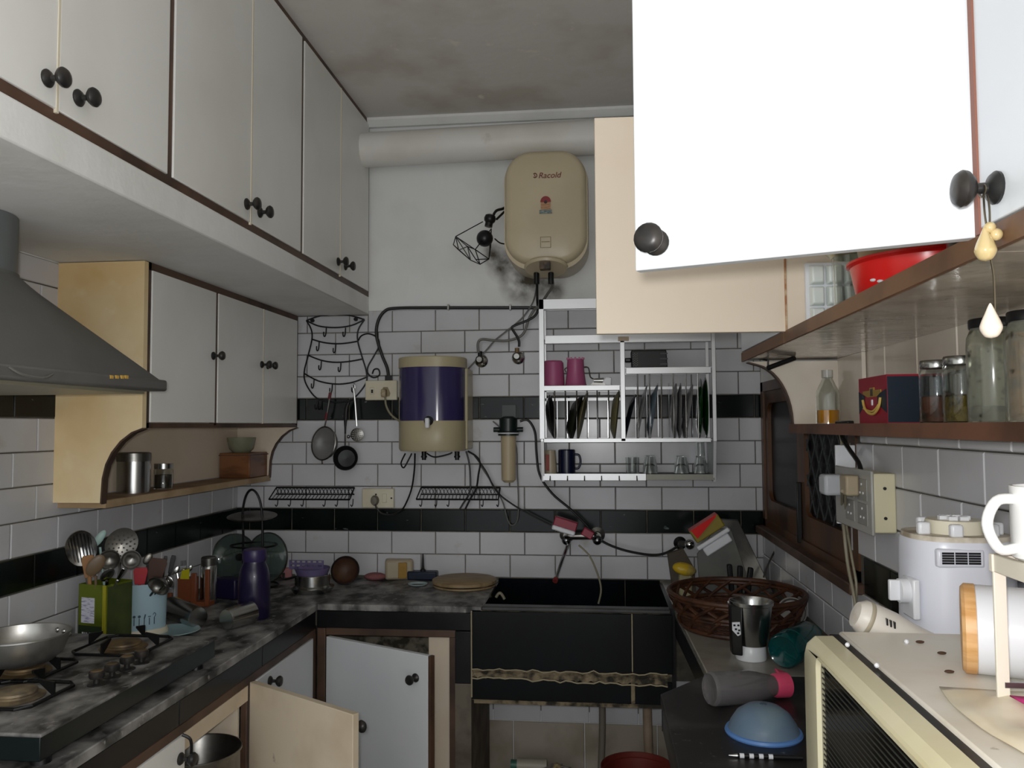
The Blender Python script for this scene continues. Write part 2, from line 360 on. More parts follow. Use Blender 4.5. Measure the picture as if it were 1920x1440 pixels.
# ------------------------------------------------------------------ wall cupboard, left
XW = -1.37
t = T('wall_cupboard', 'white three-door wall cupboard with stained cream end and open shelf below', 'cupboard', (-1.52, 2.95, 1.30))
MB().box(XL+.004, XW-.02, 2.345, YB-.008, 1.55, 2.05).o('carcass', cream2, t)
MB().box(XW-.02, XW-.002, 2.345, YB-.008, 1.540, 1.556).box(XW-.02, XW-.002, 2.345, YB-.008, 2.028, 2.052).box(XW-.02, XW-.002, 2.335, 2.358, 1.54, 2.052).box(XW-.02, XW-.002, 2.782, 2.800, 1.55, 2.03).box(XW-.02, XW-.002, YB-.026, YB-.008, 1.55, 2.03).o('frame', brown, t)
for a, b, ky in ((2.36, 2.780, 2.760), (2.801, 3.200, 3.180), (3.203, 3.574, 3.240)):
    d = leaf(t, (XW+.002, a), (XW+.002, b), 1.558, 2.028, .018, lam, (1, 0)); knob(d, V((XW+.002, ky, 1.797)), (1, 0, 0), .85)
    if a == 2.801: MB().box(XW-.01, XW+.0035, b-.004, b+.002, 1.556, 2.028).o('edge_strip', edge_m, d)
arc = [(XW, 1.541), (-1.405, 1.528), (-1.440, 1.502), (-1.468, 1.468), (-1.486, 1.432), (-1.496, 1.39), (-1.500, 1.315)]
for ya, yb, m, nm in ((2.318, 2.340, cream, 'end_panel'), (3.575, 3.592, cream2, 'end_bracket')):
    poly = ([(XL+.006, 2.050), (XW-.001, 2.050)] if nm == 'end_panel' else [(XL+.006, 1.541)])+arc+[(XL+.006, 1.315)]
    e = MB().prism(poly, 'y', ya, yb).o(nm, m, t)
    mb = MB()
    pr = arc
    vs = []; 
    for (x, z) in pr: vs += [(x+.001, ya-.002, z-.001), (x+.001, yb+.002, z-.001), (x+.006, yb+.002, z-.004), (x+.006, ya-.002, z-.004)]
    fs = [(4*i+k, 4*i+(k+1) % 4, 4*i+4+(k+1) % 4, 4*i+4+k) for i in range(len(pr)-1) for k in range(4)]
    mb.add(vs, fs+[(0, 1, 2, 3), tuple(4*len(pr)-4+k for k in range(4))]).o('edge_band', brown, e)
MB().box(XL+.005, XL+.010, 2.34, 3.575, 1.325, 1.545).o('back_board', cream2, t)
sh = MB().box(XL+.006, -1.495, 2.34, 3.59, 1.297, 1.320).o('shelf', mat('cream_shelf_edge', '#b39b7b', .6, c2='#9a815f', sc=6), t)
MB().box(XL+.006, -1.500, 2.341, 3.575, 1.320, 1.3215).o('shelf_top', shelfwood, t)

# ------------------------------------------------------------------ cooker hood
t = T('cooker_hood', 'dark grey pyramid cooker hood with round flue above the gas hob', 'hood', (-1.41, 1.75, 1.635))
hx0, hx1, hy0, hy1 = XL+.012, -1.16, 1.45, 2.052
cx_, cy_, cr = -1.515, 1.75, .132
N = 48; top = []; bot = []
for i in range(N):
    a = 2*math.pi*i/N+R(45)
    ca, sa = math.cos(a), math.sin(a); k = 1/max(abs(ca), abs(sa))
    bot.append(V(((hx0+hx1)/2+ca*k*(hx1-hx0)/2, (hy0+hy1)/2+sa*k*(hy1-hy0)/2, 0)))
    top.append(V((max(cx_+1.06*cr*ca, hx0), cy_+1.06*cr*sa, 0)))
z_ = lambda ring, z: [p+V((0, 0, z)) for p in ring]
MB().loft([z_(bot, 1.665), z_(top, 1.905)], cap=True).o('canopy', hood_m, t, ang=20)
rim = MB().box(hx0, hx1+.012, hy0-.008, hy1+.01, 1.638, 1.668).o('rim', hood_m, t, bev=.006)
MB().box(hx0+.03, hx1-.03, hy0+.03, hy1-.03, 1.630, 1.639).o('filter_panel', mat('hood_filter', '#a29d88', .4, .4), t)
for px in (209, 219, 229, 237): 
    q = P(px, 707, X=hx1+.012); MB().box(q.x-.002, q.x+.003, q.y-.006, q.y+.004, q.z-.004, q.z+.004).o('button', mat('amber_button', '#c9a24e', .4), rim)
ring = [V((max(cx_+cr*math.cos(2*math.pi*i/40), hx0), cy_+cr*math.sin(2*math.pi*i/40), 0)) for i in range(40)]
MB().loft([z_(ring, 1.90), z_(ring, 2.052)]).o('flue', mat('flue_paint', '#6a6e6e', .42), t)
big = [V((max(cx_+1.03*cr*math.cos(2*math.pi*i/40), hx0), cy_+1.03*cr*math.sin(2*math.pi*i/40), 0)) for i in range(40)]
MB().loft([z_(big, 1.904), z_(big, 1.914)]).o('collar', hood_m, t)
MB().tube([(hx1+.012, 1.47, 1.662), (hx1+.02, 1.50, 1.648), (hx1+.02, 1.56, 1.645), (hx1+.012, 1.60, 1.656)], .003, 6).o('wire_loop', cable_g, t)

# ------------------------------------------------------------------ worktops and sink
XC, YC = -1.08, 3.055
t = T('corner_worktop', 'dusty black granite worktop running round the corner to the sink', 'worktop', (-1.2, 2.6, .77))
L_ = [(XL+.008, .9), (XC, .9), (XC, YC), (-.445, YC), (-.445, YB-.008), (XL+.008, YB-.008)]
MB().prism(L_, 'z', .838, CT).o('slab', granite, t, bev=.003)
MB().box(XL+.01, XC-.03, .95, YB-.01, .774, .838).box(XL+.01, -.47, YC+.03, YB-.01, .774, .838).o('bed', grout, t)
for a, b in ((.9, 1.42), (1.42, 2.03), (2.03, 2.55), (2.55, 3.046)): MB().box(XC-.03, XC-.004, a+.001, b-.001, .772, .837).o('fascia_tile', fascia_m, t, bev=.002)
for a, b in ((XC-.004, -.482),): MB().box(a, b, YC+.004, YC+.03, .772, .837).o('fascia_tile', fascia_m, t, bev=.002)

t = T('sink', 'deep black stone sink with cracked mortar seam along its front', 'sink', (-.1, 3.3, .52))
SX0, SX1 = -.445, .255
for a, b in ((-.481, .113), (.116, SX1+.006)):
    MB().box(a, b, YC-.006, YC+.02, .632, .848).o('front_panel', sinkblk, t, bev=.002)
    MB().box(a, b-.004, YC-.004, YC+.02, .522, .604).o('skirt_panel', sinkblk, t, bev=.002)
MB().box(-.481, SX1+.002, YC, YC+.035, .52, .85).o('front_wall', mortar, t)
pts = []; n = 70
for i in range(n+1):
    x = -.48+i*(.72/n); pts.append((x, .634+.003*math.sin(i*.9)+random.uniform(-.004, .004)))
low = [(x, .604-.01*i/n+random.uniform(-.006, .005)) for i, (x, z) in enumerate(pts)]
mb = MB(); vs = []; fs = []
for (x, z), (x2, z2) in zip(pts, low): vs += [(x, YC-.002, z), (x, YC-.009, z-.005), (x, YC-.003, (z+z2)/2+random.uniform(-.003, .003)), (x, YC-.009, z2+.004), (x, YC-.002, z2)]
for i in range(n):
    for k in range(4): fs.append((5*i+k, 5*i+5+k, 5*i+6+k, 5*i+1+k))
mb.add(vs, fs).o('mortar_seam', mortar, t)
pale = mat('pale_filler', '#a59a80', .9)
MB().tube([(-.482, YC-.004, z) for z in (.848, .75, .66, .60, .53)], .003, 5, raw=True).o('joint_filler', pale, t)
MB().tube([(.1145, YC-.005, .848), (.114, YC-.005, .64)], .0022, 5).o('joint_filler', pale, t)
MB().box(.108, .122, YC-.006, YC+.01, .525, .60).o('joint_filler', mortar, t)
MB().tube([(x, YC-.009, z) for x, z in pts[::2]], .0022, 5, raw=True).o('joint_filler', pale, t)
MB().tube([(x, YC-.009, z) for x, z in low[::2]], .0026, 5, raw=True).o('joint_filler', pale, t)
MB().box(SX0+.001, SX1, YC-.008, YC+.042, .850, .866).o('rim', mat('rim_stone', '#3a3c3b', .35, c2='#2a2b2b', sc=8), t, bev=.004)
ib = MB().box(SX0, .105, YB-.016, YB-.008, .56, CT+.008).o('inner_panel', sinkblk, t)
MB().box(.108, SX1, YB-.016, YB-.008, .56, CT+.008).o('inner_panel', sinkblk, t)
MB().box(SX0+.001, SX0+.006, YC+.035, YB-.008, .56, CT-.001).o('inner_panel', sinkblk, t)
MB().box(SX1-.002, SX1+.02, YC+.035, YB-.008, .56, CT-.002).o('inner_panel', fascia_m, t)
MB().box(SX0, SX1, YC+.03, YB-.01, .545, .56).o('basin_floor', sinkblk, t)
MB().box(SX0-.03, SX1+.002, YC+.006, YB-.01, .505, .545).o('underside', mortar, t)
MB().box(-.545, -.484, YC-.003, YC+.02, .578, .771).o('side_panel', fascia_m, t, bev=.002)
MB().box(-.545, -.484, YC-.003, YC+.5, .0, .578).o('support_pier', mat('pier_plaster', '#6f675b', .8, c2='#554d42', sc=9), t)
MB().tube([P(930+4*i, 1120-8*math.sin(i*.9), Y=3.35) for i in range(5)], .006, 6).o('pale_scrap', cable_w, t)

t = T('side_worktop', 'black and grey stone worktop under the right-hand shelf', 'worktop', (.45, 2.1, .77))
c_ = [(.262, YB-.008), (.288, 2.29), (XR-.008, 2.29), (XR-.008, YB-.008)]
MB().prism(c_, 'z', .838, CT).o('grey_slab', granite3, t, bev=.003, label='wet pale grey stone slab')
c_ = [(.288, 2.288), (.148, 2.11), (.15, .62), (XR-.008, .62), (XR-.008, 2.288)]
MB().prism(c_, 'z', .838, CT+.001).o('black_slab', granite2, t, bev=.003, label='dark dusty granite slab')
MB().prism([(.290, 2.29), (.310, 2.29), (.292, YC-.01), (.270, YC-.01)], 'z', .772, .838).o('fascia_tile', fascia_m, t)
MB().prism([(.150, 2.108), (.175, 2.108), (.310, 2.285), (.290, 2.285)], 'z', .772, .838).o('fascia_tile', fascia_m, t)
for a, b in ((.64, 1.4), (1.402, 2.106)): MB().box(.152, .178, a, b, .772, .838).o('fascia_tile', fascia_m, t, bev=.002)

# ------------------------------------------------------------------ base cupboards
t = T('corner_base_cupboard', 'base cupboard below the corner worktop with its white door ajar', 'cupboard', (-.8, 3.3, 0))
YD = 3.07
MB().box(-1.08, -.545, YD, YD+.025, .742, .7705).box(-1.082, -1.050, YD-.012, YD+.025, 0, .7705).box(-.570, -.546, YD, YD+.025, 0, .742).box(-1.08, -.546, YD, YD+.025, 0, .07).o('frame', brown, t, bev=.002)
MB().box(-1.08, -.55, YB-.03, YB-.012, .01, .74).box(-1.08, -.55, YD+.03, YB-.03, .01, .03).o('inner_lining', mat('mouldy_lining', '#9d9584', .8, c2='#4c463c', sc=18, lo=.45, hi=.6), t)
MB().box(-.655, -.571, YD+.028, YD+.04, .07, .742).o('inner_panel', cream2, t)
h0 = V((-1.048, YD-.006)); h1 = V((-.602, 2.835)); dv = (h1-h0).normalized(); nv = V((dv.y, -dv.x))
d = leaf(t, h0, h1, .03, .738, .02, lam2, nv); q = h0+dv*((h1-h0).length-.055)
knob(d, V((q.x, q.y, .655))+V((nv.x, nv.y, 0))*.001, (nv.x, nv.y, 0), .9)
e0 = h1+dv*.0005; leaf_e = MB().add([(e0.x, e0.y, .03), (e0.x+dv.x*.012, e0.y+dv.y*.012, .03), (e0.x+dv.x*.012-nv.x*.02, e0.y+dv.y*.012-nv.y*.02, .03), (e0.x-nv.x*.02, e0.y-nv.y*.02, .03)]+[(e0.x, e0.y, .738), (e0.x+dv.x*.012, e0.y+dv.y*.012, .738), (e0.x+dv.x*.012-nv.x*.02, e0.y+dv.y*.012-nv.y*.02, .738), (e0.x-nv.x*.02, e0.y-nv.y*.02, .738)], [(3, 2, 1, 0), (4, 5, 6, 7), (0, 1, 5, 4), (1, 2, 6, 5), (2, 3, 7, 6), (3, 0, 4, 7)]).o('edge_strip', brown, d)
mb = MB()
for k in range(3): mb.cyl((-.98+.15*k, 3.34, .70), (-.98+.15*k, 3.34, .738), .03, .02, 10)
mb.o('dark_clips', black_p, t)

t = T('hob_base_cupboard', 'long base cupboard under the gas hob with one cream door swung open', 'cupboard', (-1.3, 2.1, 0))
MB().box(XC-.025, XC-.005, .95, 3.05, .745, .7715).box(XC-.025, XC-.005, .95, 3.05, 0, .06).box(XC-.025, XC-.005, 3.012, 3.055, 0, .75).box(XC-.025, XC-.005, 2.44, 2.50, 0, .75).o('frame', brown, t, bev=.002)
MB().box(XL+.02, XC-.03, 2.05, 2.06, .06, .74).box(XL+.02, XL+.03, 2.05, 2.44, .06, .74).box(XL+.02, XC-.03, 2.432, 2.442, .06, .74).o('inner_lining', cream2, t)
MB().box(XL+.02, XC-.03, 1.95, 2.5, .25, .265).o('inner_shelf', cream3, t)
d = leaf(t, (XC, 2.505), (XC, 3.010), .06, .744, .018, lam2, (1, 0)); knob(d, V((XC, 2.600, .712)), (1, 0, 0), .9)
d = leaf(t, (XC, 1.45), (XC, 2.055), .06, .744, .018, lam, (1, 0)); k_ = knob(d, V((XC, 2.030, .690)), (1, 0, 0), .9)
MB().box(XC-.025, XC-.004, 2.06, 2.445, .70, .745).o('rail', cream3, t)
h0 = V((XC, 2.448)); h1 = V((-.676, 2.200)); dv = (h1-h0).normalized(); nv = V((-dv.y, dv.x))
d = leaf(t, h0, h1, .06, .755, .022, cream3, -nv)
q = h1-dv*.03; knob(d, V((q.x+nv.x*.024, q.y+nv.y*.024, .70)), (nv.x, nv.y, 0), .9)
q2 = h0+dv*.012; 
MB().tube([(XC+.03, 2.030, .70), (XC+.03, 2.026, .74), (XC+.01, 2.02, .755)], .004, 6).o('wire_hook', blackm, None, label='bent black wire hook dangling over a cupboard knob below the hob', cat='hook')
t = T('side_base_cupboard', 'plain base cupboard carrying the right-hand worktop', 'cupboard', (.45, 1.6, 0))
MB().box(.34, XR-.01, .65, YC-.02, 0, .77).o('carcass', cream3, t)
MB().box(.312, .338, .65, YC-.02, .73, .77).box(.312, .338, .65, .70, 0, .73).box(.312, .338, 2.2, 2.25, 0, .73).o('frame', brown, t)

# ------------------------------------------------------------------ cupboards and shelf, right
CR, ZB0, ZT0 = .42, 1.746, 2.250
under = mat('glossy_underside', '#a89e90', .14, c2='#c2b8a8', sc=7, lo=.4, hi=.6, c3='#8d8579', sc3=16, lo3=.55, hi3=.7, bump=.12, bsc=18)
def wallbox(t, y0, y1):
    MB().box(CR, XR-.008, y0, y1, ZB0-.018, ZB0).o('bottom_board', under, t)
    MB().box(CR-.003, CR+.004, y0, y1, ZB0-.022, ZB0+.004).o('edge_band', mat('orange_brown_edge', '#7d5a3e', .5, c2='#5e4330', sc=5), t)
    MB().box(CR, XR-.008, y0, y1, ZT0, ZT0+.018).box(CR, XR-.008, y1-.018, y1, ZB0, ZT0).box(XR-.014, XR-.008, y0, y1, ZB0, ZT0).box(CR, XR-.008, y0, y0+.012, ZB0, ZT0).o('carcass', cream2, t)
t = T('shut_wall_cupboard', 'white wall cupboard with one shut door and pearl pendants on its knob', 'cupboard', (.56, .7, ZB0-.02))
wallbox(t, .30, .930)
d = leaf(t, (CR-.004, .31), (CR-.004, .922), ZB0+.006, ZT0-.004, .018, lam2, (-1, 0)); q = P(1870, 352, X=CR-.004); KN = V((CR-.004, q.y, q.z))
knob(d, KN, (-1, 0, 0), 1.0)
MB().box(CR-.006, CR+.012, .921, .931, ZB0, ZT0).o('stile', mat('red_brown_edge', '#8a5a4a', .5), t)
t = T('open_wall_cupboard', 'wall cupboard on the right with both doors standing open', 'cupboard', (.56, 1.4, ZB0-.02))
wallbox(t, .932, 1.872)
h0 = V((CR, .936)); h1 = V((.051, 1.083)); dv = (h1-h0).normalized(); nv = V((dv.y, -dv.x)); nv = nv if nv.y < 0 else -nv
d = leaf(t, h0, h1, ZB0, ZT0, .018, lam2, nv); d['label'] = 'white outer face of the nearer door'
q = P(1229, 452, Y=1.06); knob(d, V((h1.x-dv.x*.030, h1.y-dv.y*.030, q.z)), (nv.x, nv.y, 0), 1.0)
h0 = V((CR, 1.856)); h1 = V((-.002, 1.842)); dv = (h1-h0).normalized(); nv = V((dv.y, -dv.x)); nv = nv if nv.y < 0 else -nv
d = leaf(t, h0, h1, ZB0+.002, ZT0-.002, .018, cream2, nv); d['label'] = 'cream inner face of the farther door'
MB().tube([(CR-.001, 1.853, ZB0+.002), (CR-.001, 1.853, ZT0-.002)], .0025, 5).o('hinge_pin', mat('rusty', '#a5714c', .8, c2='#d8c7a4', sc=25), t)
t = T('end_wall_cupboard', 'wall cupboard behind the cream open door over the window', 'cupboard', (.56, 2.1, ZB0-.02))
wallbox(t, 1.876, 2.42)
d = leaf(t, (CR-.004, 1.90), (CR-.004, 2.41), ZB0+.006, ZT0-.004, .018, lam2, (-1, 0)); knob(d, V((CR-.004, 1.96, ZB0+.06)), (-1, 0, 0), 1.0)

t = T('jar_shelf', 'open brown-edged shelf with curved cream bracket, holding the pickle jars', 'shelf', (.62, 1.6, 1.515))
MB().box(.555, XR-.009, .45, 2.412, 1.518, 1.540).o('board', cream2, t)
MB().box(.546, .556, .45, 2.415, 1.516, 1.542).o('edge_band', mat('shelf_edge_brown', '#6e4a37', .5, c2='#4e3527', sc=7), t)
arc = [(.432, 1.722)]+[(.443+.112*math.sin(R(a)), 1.54+.176*math.cos(R(a))) for a in range(8, 91, 8)]+[(.556, 1.541)]
e = MB().prism([(XR-.009, 1.722)]+arc+[(XR-.009, 1.541)], 'y', 2.392, 2.412).o('bracket', tile_c, t)
mb = MB(); vs = []
for x, z in arc: vs += [(x, 2.389, z), (x, 2.415, z), (x-.004, 2.415, z-.003), (x-.004, 2.389, z-.003)]
mb.add(vs, [(4*i+k, 4*i+(k+1) % 4, 4*i+4+(k+1) % 4, 4*i+4+k) for i in range(len(arc)-1) for k in range(4)]).o('edge_band', brown, e)

MB().box(.680, .690, 2.18, 2.392, 1.5405, 1.7275).o('back_board', tile_c, t)

# ------------------------------------------------------------------ duct, water heater, cage lamp
dc = P(690, 270, Y=3.5); dr = P(900, 264, Y=3.5)
duct_m = mat('duct_white', '#e6e4de', .45, c2='#dcd8cf', sc=3, c3='#8a7656', sc3=4, lo3=.68, hi3=.85)
MB().cyl((-1.075, 3.495, 2.782), (.695, 3.495, 2.807), .076, n=40).o('extractor_duct', duct_m, label='fat white round duct running along the top of the back wall', cat='duct')

t = T('water_heater', 'beige rounded wall water heater with red lettering', 'water heater', (P(1024, 400, Y=3.4).x, 3.42, P(1024, 512, Y=3.4).z))
HY = 3.30
def rr(cx, cz, hw, hh, r, y, n=10, taper=0):
    pts = []
    for sx, sz, a0 in ((1, 1, 0), (-1, 1, 90), (-1, -1, 180), (1, -1, 270)):
        for i in range(n+1):
            a = R(a0+90*i/n); pts.append(V((cx+sx*(hw-r)+r*math.cos(a), y, cz+sz*(hh-r)+r*math.sin(a))))
    return pts
a = P(945, 400, Y=3.36).x; b = P(1103, 400, Y=3.36).x; zt = P(1024, 288, Y=3.36).z; zb = P(1024, 508, Y=3.36).z
hx, hz, hw, hh = (a+b)/2, (zt+zb)/2, (b-a)/2, (zt-zb)/2
MB().loft([rr(hx, hz, hw*.93, hh*.95, .12, 3.592), rr(hx, hz, hw, hh, .125, 3.54), rr(hx, hz, hw, hh, .125, 3.37), rr(hx, hz, hw*.985, hh*.99, .12, 3.345)]).o('body', beige, t)
face = MB().loft([rr(hx, hz+.012, hw*.975, hh*.965, .118, 3.352), rr(hx, hz+.012, hw*.95, hh*.95, .112, 3.330), rr(hx, hz+.012, hw*.89, hh*.915, .10, 3.316), rr(hx, hz+.014, hw*.80, hh*.86, .085, 3.309), rr(hx, hz+.014, hw*.4, hh*.5, .05, 3.305)]).o('front_cover', beige, t, ang=60)
zc_ = P(1024, 505, Y=3.36).z
MB().lathe([(0, -.012), (.085, -.010), (.092, 0), (.085, .010), (0, .013)], (hx, 3.345, zc_+.006), 28, (0, -.35, -1), 1, .85).o('bottom_cap', beige, t)
MB().box(hx-.022, hx+.022, 3.262, 3.30, zc_-.018, zc_+.016).o('valve_block', mat('rusty_valve', '#6d5a45', .6, c2='#37302a', sc=40), t, bev=.003)
for px in (1006, 1033): q = P(px, 520, Y=3.37); MB().cyl(q+V((0, 0, .022)), q-V((0, 0, .028)), .012, n=12).o('hose_nut', blackm, t)
dred = mat('dark_red_print', '#6e1f1c', .5); 
text('Racold', .034, dred, face, facing(P(1030, 329, Y=3.303)+V((0, -.001, 0)), (1, 0, 0), (0, 0, 1)), shear=.25)
q = P(1003, 329, Y=3.302); mb = MB()
mb.tube([q+V((.008*math.cos(R(g)), 0, .009*math.sin(R(g)))) for g in range(-140, 141, 20)], .0018, 5).tube([q+V((-.002, 0, .004)), q+V((.001, 0, -.006))], .0015, 5).o('emblem', dred, face)
st = mat('sticker_red', '#8c2f33', .5); q = P(1023, 377, Y=3.3005)
lab = MB().add([q+V((0, 0, -.004))]+[q+V((.022*math.cos(R(g)), 0, -.004+.025*math.sin(R(g)))) for g in range(0, 181, 12)], [(0, i, i+1) for i in range(1, 16)]).o('rating_sticker', st, face)
MB().box(q.x-.020, q.x+.020, q.y-.0005, q.y+.001, q.z-.034, q.z-.005).o('sticker_panel', mat('sticker_tan', '#b98f68', .5, c2='#8a5f42', sc=120, st=(.2, 1, 1.5)), lab)
MB().box(q.x-.026, q.x+.026, q.y-.0005, q.y+.001, q.z-.052, q.z-.037).o('sticker_strip', mat('sticker_slate', '#5d6a68', .5, c2='#9aa5a0', sc=150, st=(.5, 1, 2)), lab)
MB().cyl(q+V((0, .0005, -.004)), q+V((0, -.001, -.004)), .007, n=14).o('sticker_dot', mat('sticker_dark', '#3a2b2b', .5), lab)
q = P(1023, 454, Y=3.303); mb = MB(); e = [(-.021, .022), (.021, .022), (.021, -.022), (-.021, -.022)]
for i in range(4): mb.tube([q+V((e[i][0], 0, e[i][1])), q+V((e[(i+1) % 4][0], 0, e[(i+1) % 4][1]))], .001, 4)
mb.tube([q+V((-.017, 0, .002)), q+V((.017, 0, .002))], .0015, 4).o('square_label', mat('label_line', '#8d7f66', .5), face)

c8 = crop(800, 260, 4.5)
t = T('cage_lamp', 'black wire diamond cage lamp leaning on the water heater', 'lamp', P(895, 495, Y=3.46))
LY = 3.46
q0, q1 = P(*c8(645, 590), Y=3.50), P(*c8(545, 690), Y=LY)
MB().tube([q0+V((.02, 0, .012)), q0, (q0+q1)/2+V((-.005, -.01, .012)), q1], .006, 8).o('cord', cable_k, t)
MB().tube([P(*c8(672, 600), Y=3.52), P(*c8(590, 680), Y=LY+.01)], .005, 8).o('cord', cable_k, t)
MB().tube([P(*c8(575, 845), Y=LY), P(*c8(620, 880), Y=3.5), P(*c8(675, 890), Y=3.52)], .003, 6).o('flex_end', cable_k, t)
qs = P(*c8(530, 695), Y=LY); ax = (P(*c8(540, 660), Y=LY)-P(*c8(520, 760), Y=LY)).normalized()
MB().lathe([(.010, .030), (.022, .024), (.026, .010), (.024, 0), (.017, -.008), (.017, -.026), (0, -.026)], qs, 18, ax).o('socket', black_p, t)
qb = P(*c8(490, 842), Y=LY-.02); MB().sph(qb, .036, n=22, m=14).o('bulb', mat('black_bulb', '#14151a', .35), t)
vt = {k: P(*c8(x, y), Y=yy) for k, (x, y, yy) in {'s': (475, 700, LY), 'a': (245, 825, LY+.03), 'b': (225, 895, LY-.03), 'c': (345, 910, LY-.08), 'd': (270, 940, LY+.05), 'e': (450, 1060, LY), 'f': (525, 1015, LY-.03), 'g': (540, 920, LY+.04), 'h': (370, 1025, LY+.06), 'i': (410, 935, LY-.09), 's2': (545, 760, LY), 'k': (415, 1020, LY-.05)}.items()}
mb = MB()
for a, b in ('sa', 'ab', 'ac', 'bd', 'dc', 'ad', 'ci', 'if', 'ie', 'he', 'dh', 'fe', 'gf', 'ah', 'ch', 'ck', 'ke', 'kf', 'ii', 'af', 'bh'):
    if a != b: mb.tube([vt[a], vt[b]], .0022, 5)
for a in 'gif': mb.tube([vt['s2'], vt[a]], .0022, 5)
mb.o('wire_cage', blackm, t)

# ------------------------------------------------------------------ back wall: mug rack and what hangs on it
c5 = crop(540, 570, 4.363); WYF = YB-.012
W_ = lambda pts, Y=WYF: PP(pts, c5, Y=Y)
t = T('jug_shaped_rack', 'black wire utensil rack bent in the outline of a jug', 'rack', P(630, 755, Y=WYF))
mb = MB(); r_ = .0035
for pts in ([(150, 135), (270, 95), (390, 85), (510, 95), (625, 128)], [(150, 135), (250, 180), (390, 193), (520, 175), (625, 128)],
            [(150, 135), (190, 210), (195, 290), (165, 420), (132, 560), (150, 660), (235, 770), (370, 803), (500, 790), (570, 740), (640, 640), (640, 550), (605, 430), (570, 300), (575, 210), (625, 128)]): mb.tube(W_(pts), r_, 6)
mb.o('outline', blackm, t)
for pts in ([(200, 290), (290, 315), (390, 325), (480, 320), (570, 305)], [(165, 420), (270, 460), (380, 477), (500, 470), (610, 450)], [(135, 570), (250, 630), (390, 655), (520, 643), (640, 600)]): MB().tube(W_(pts), r_, 6).o('bar', blackm, t)
MB().tube(W_([(575, 300), (600, 260), (660, 243), (730, 275), (745, 340), (700, 430), (655, 510), (655, 570), (700, 602), (748, 580), (740, 535), (705, 535), (690, 572)]), r_, 6).o('handle', blackm, t)
for x, y in ((310, 195), (468, 195), (252, 312), (388, 328), (270, 468), (430, 483), (210, 618), (360, 655), (540, 650), (240, 790), (270, 792)):
    MB().tube([P(*c5(x+3, y), Y=WYF), P(*c5(x, y+45), Y=WYF-.004), P(*c5(x-8, y+70), Y=WYF-.012), P(*c5(x-18, y+62), Y=WYF-.018), P(*c5(x-18, y+32), Y=WYF-.020)], .0028, 6).o('hook', blackm, t)
for x, y in ((200, 135), (555, 125)): q = P(*c5(x, y), Y=WYF); MB().cyl(q+V((0, .006, 0)), q-V((0, .006, 0)), .009, n=12).o('screw_boss', blackm, t)

HYK = 3.55
t = T('sieve', 'round steel sieve with red handle hanging from the jug-shaped rack', 'sieve', P(*c5(285, 1280), Y=HYK))
MB().tube(W_([(348, 715), (330, 850), (300, 1000)], HYK), .004, 6).o('handle', steel_d, t)
MB().tube(W_([(346, 725), (338, 775)], HYK), .007, 8).o('grip', mat('red_grip', '#6b1f26', .5), t)
MB().tube(W_([(318, 890), (308, 945)], HYK), .006, 8).o('grip', MATS['red_grip'], t)
ctr = P(*c5(290, 1140), Y=HYK-.025); rad = .074; axs = V((-.45, -.88, .12)).normalized()
e1 = V((0, 0, 1)); e1 = (e1-axs*e1.dot(axs)).normalized(); e2 = axs.cross(e1)
MB().tube([ctr+(e1*math.cos(R(g))+e2*math.sin(R(g)))*rad for g in range(0, 360, 15)], .0035, 6, closed=True).o('rim', steel_d, t)
MB().lathe([(rad, 0), (rad*.93, -.018), (rad*.75, -.034), (rad*.4, -.045), (0, -.048)], ctr, 28, axs, cap=False).o('mesh_bowl', mat('sieve_mesh', '#8a8a88', .5, .5, a=.72), t)
MB().tube([ctr-e1*rad, ctr-e1*(rad+.02)-e2*.006], .003, 5).o('rest_tab', steel_d, t)

t = T('skimmer', 'small steel skimmer with perforated disc hanging from the jug-shaped rack', 'skimmer', P(*c5(565, 1135), Y=HYK))
MB().tube(W_([(535, 690), (548, 800), (562, 1000)], HYK), .0045, 6).tube(W_([(535, 690), (530, 668), (545, 660), (548, 690)], HYK), .003, 6).o('handle', steel, t)
ctr = P(*c5(565, 1070), Y=HYK); MB().lathe([(0, -.006), (.020, -.005), (.029, 0), (.030, .002), (.020, -.002), (0, -.003)], ctr, 24, (.5, -.85, .1)).o('disc', steel_d, t)
axs = V((.5, -.85, .1)).normalized(); e2 = axs.cross(V((0, 0, 1))).normalized(); e1 = e2.cross(axs)
mb = MB()
for rr_, nn in ((0, 1), (.008, 6), (.016, 11), (.023, 15)):
    for k in range(nn): g = 2*math.pi*k/nn; q = ctr+(e1*math.cos(g)+e2*math.sin(g))*rr_; mb.cyl(q-axs*.004, q+axs*.0012, .0022, n=6)
mb.o('holes', mat('hole_pale', '#a8a8a4', .6), t)['kind'] = 'stuff'
q = P(*c5(495, 1085), Y=HYK); MB().sph(q, .008).tube([q, q+V((.02, 0, .004))], .003, 5).o('side_hook', steel_d, t)

t = T('tempering_pan', 'small black frying pan hanging from the jug-shaped rack', 'pan', P(*c5(470, 1365), Y=HYK))
MB().tube(W_([(500, 800), (478, 850), (470, 960), (468, 1060)], HYK), lambda u: .0045+.005*math.sin(math.pi*min(u*1.2, 1)), 8).o('handle', black_p, t)
MB().tube(W_([(468, 1055), (468, 1160)], HYK), .004, 6).o('stem', steel_d, t)
MB().lathe([(0, -.030), (.040, -.028), (.053, -.006), (.056, 0), (.054, 0), (.050, -.006), (.038, -.024), (0, -.026)], P(*c5(470, 1260), Y=HYK-.01), 32, (.12, -1, .1)).o('bowl', mat('nonstick', '#171817', .3), t)

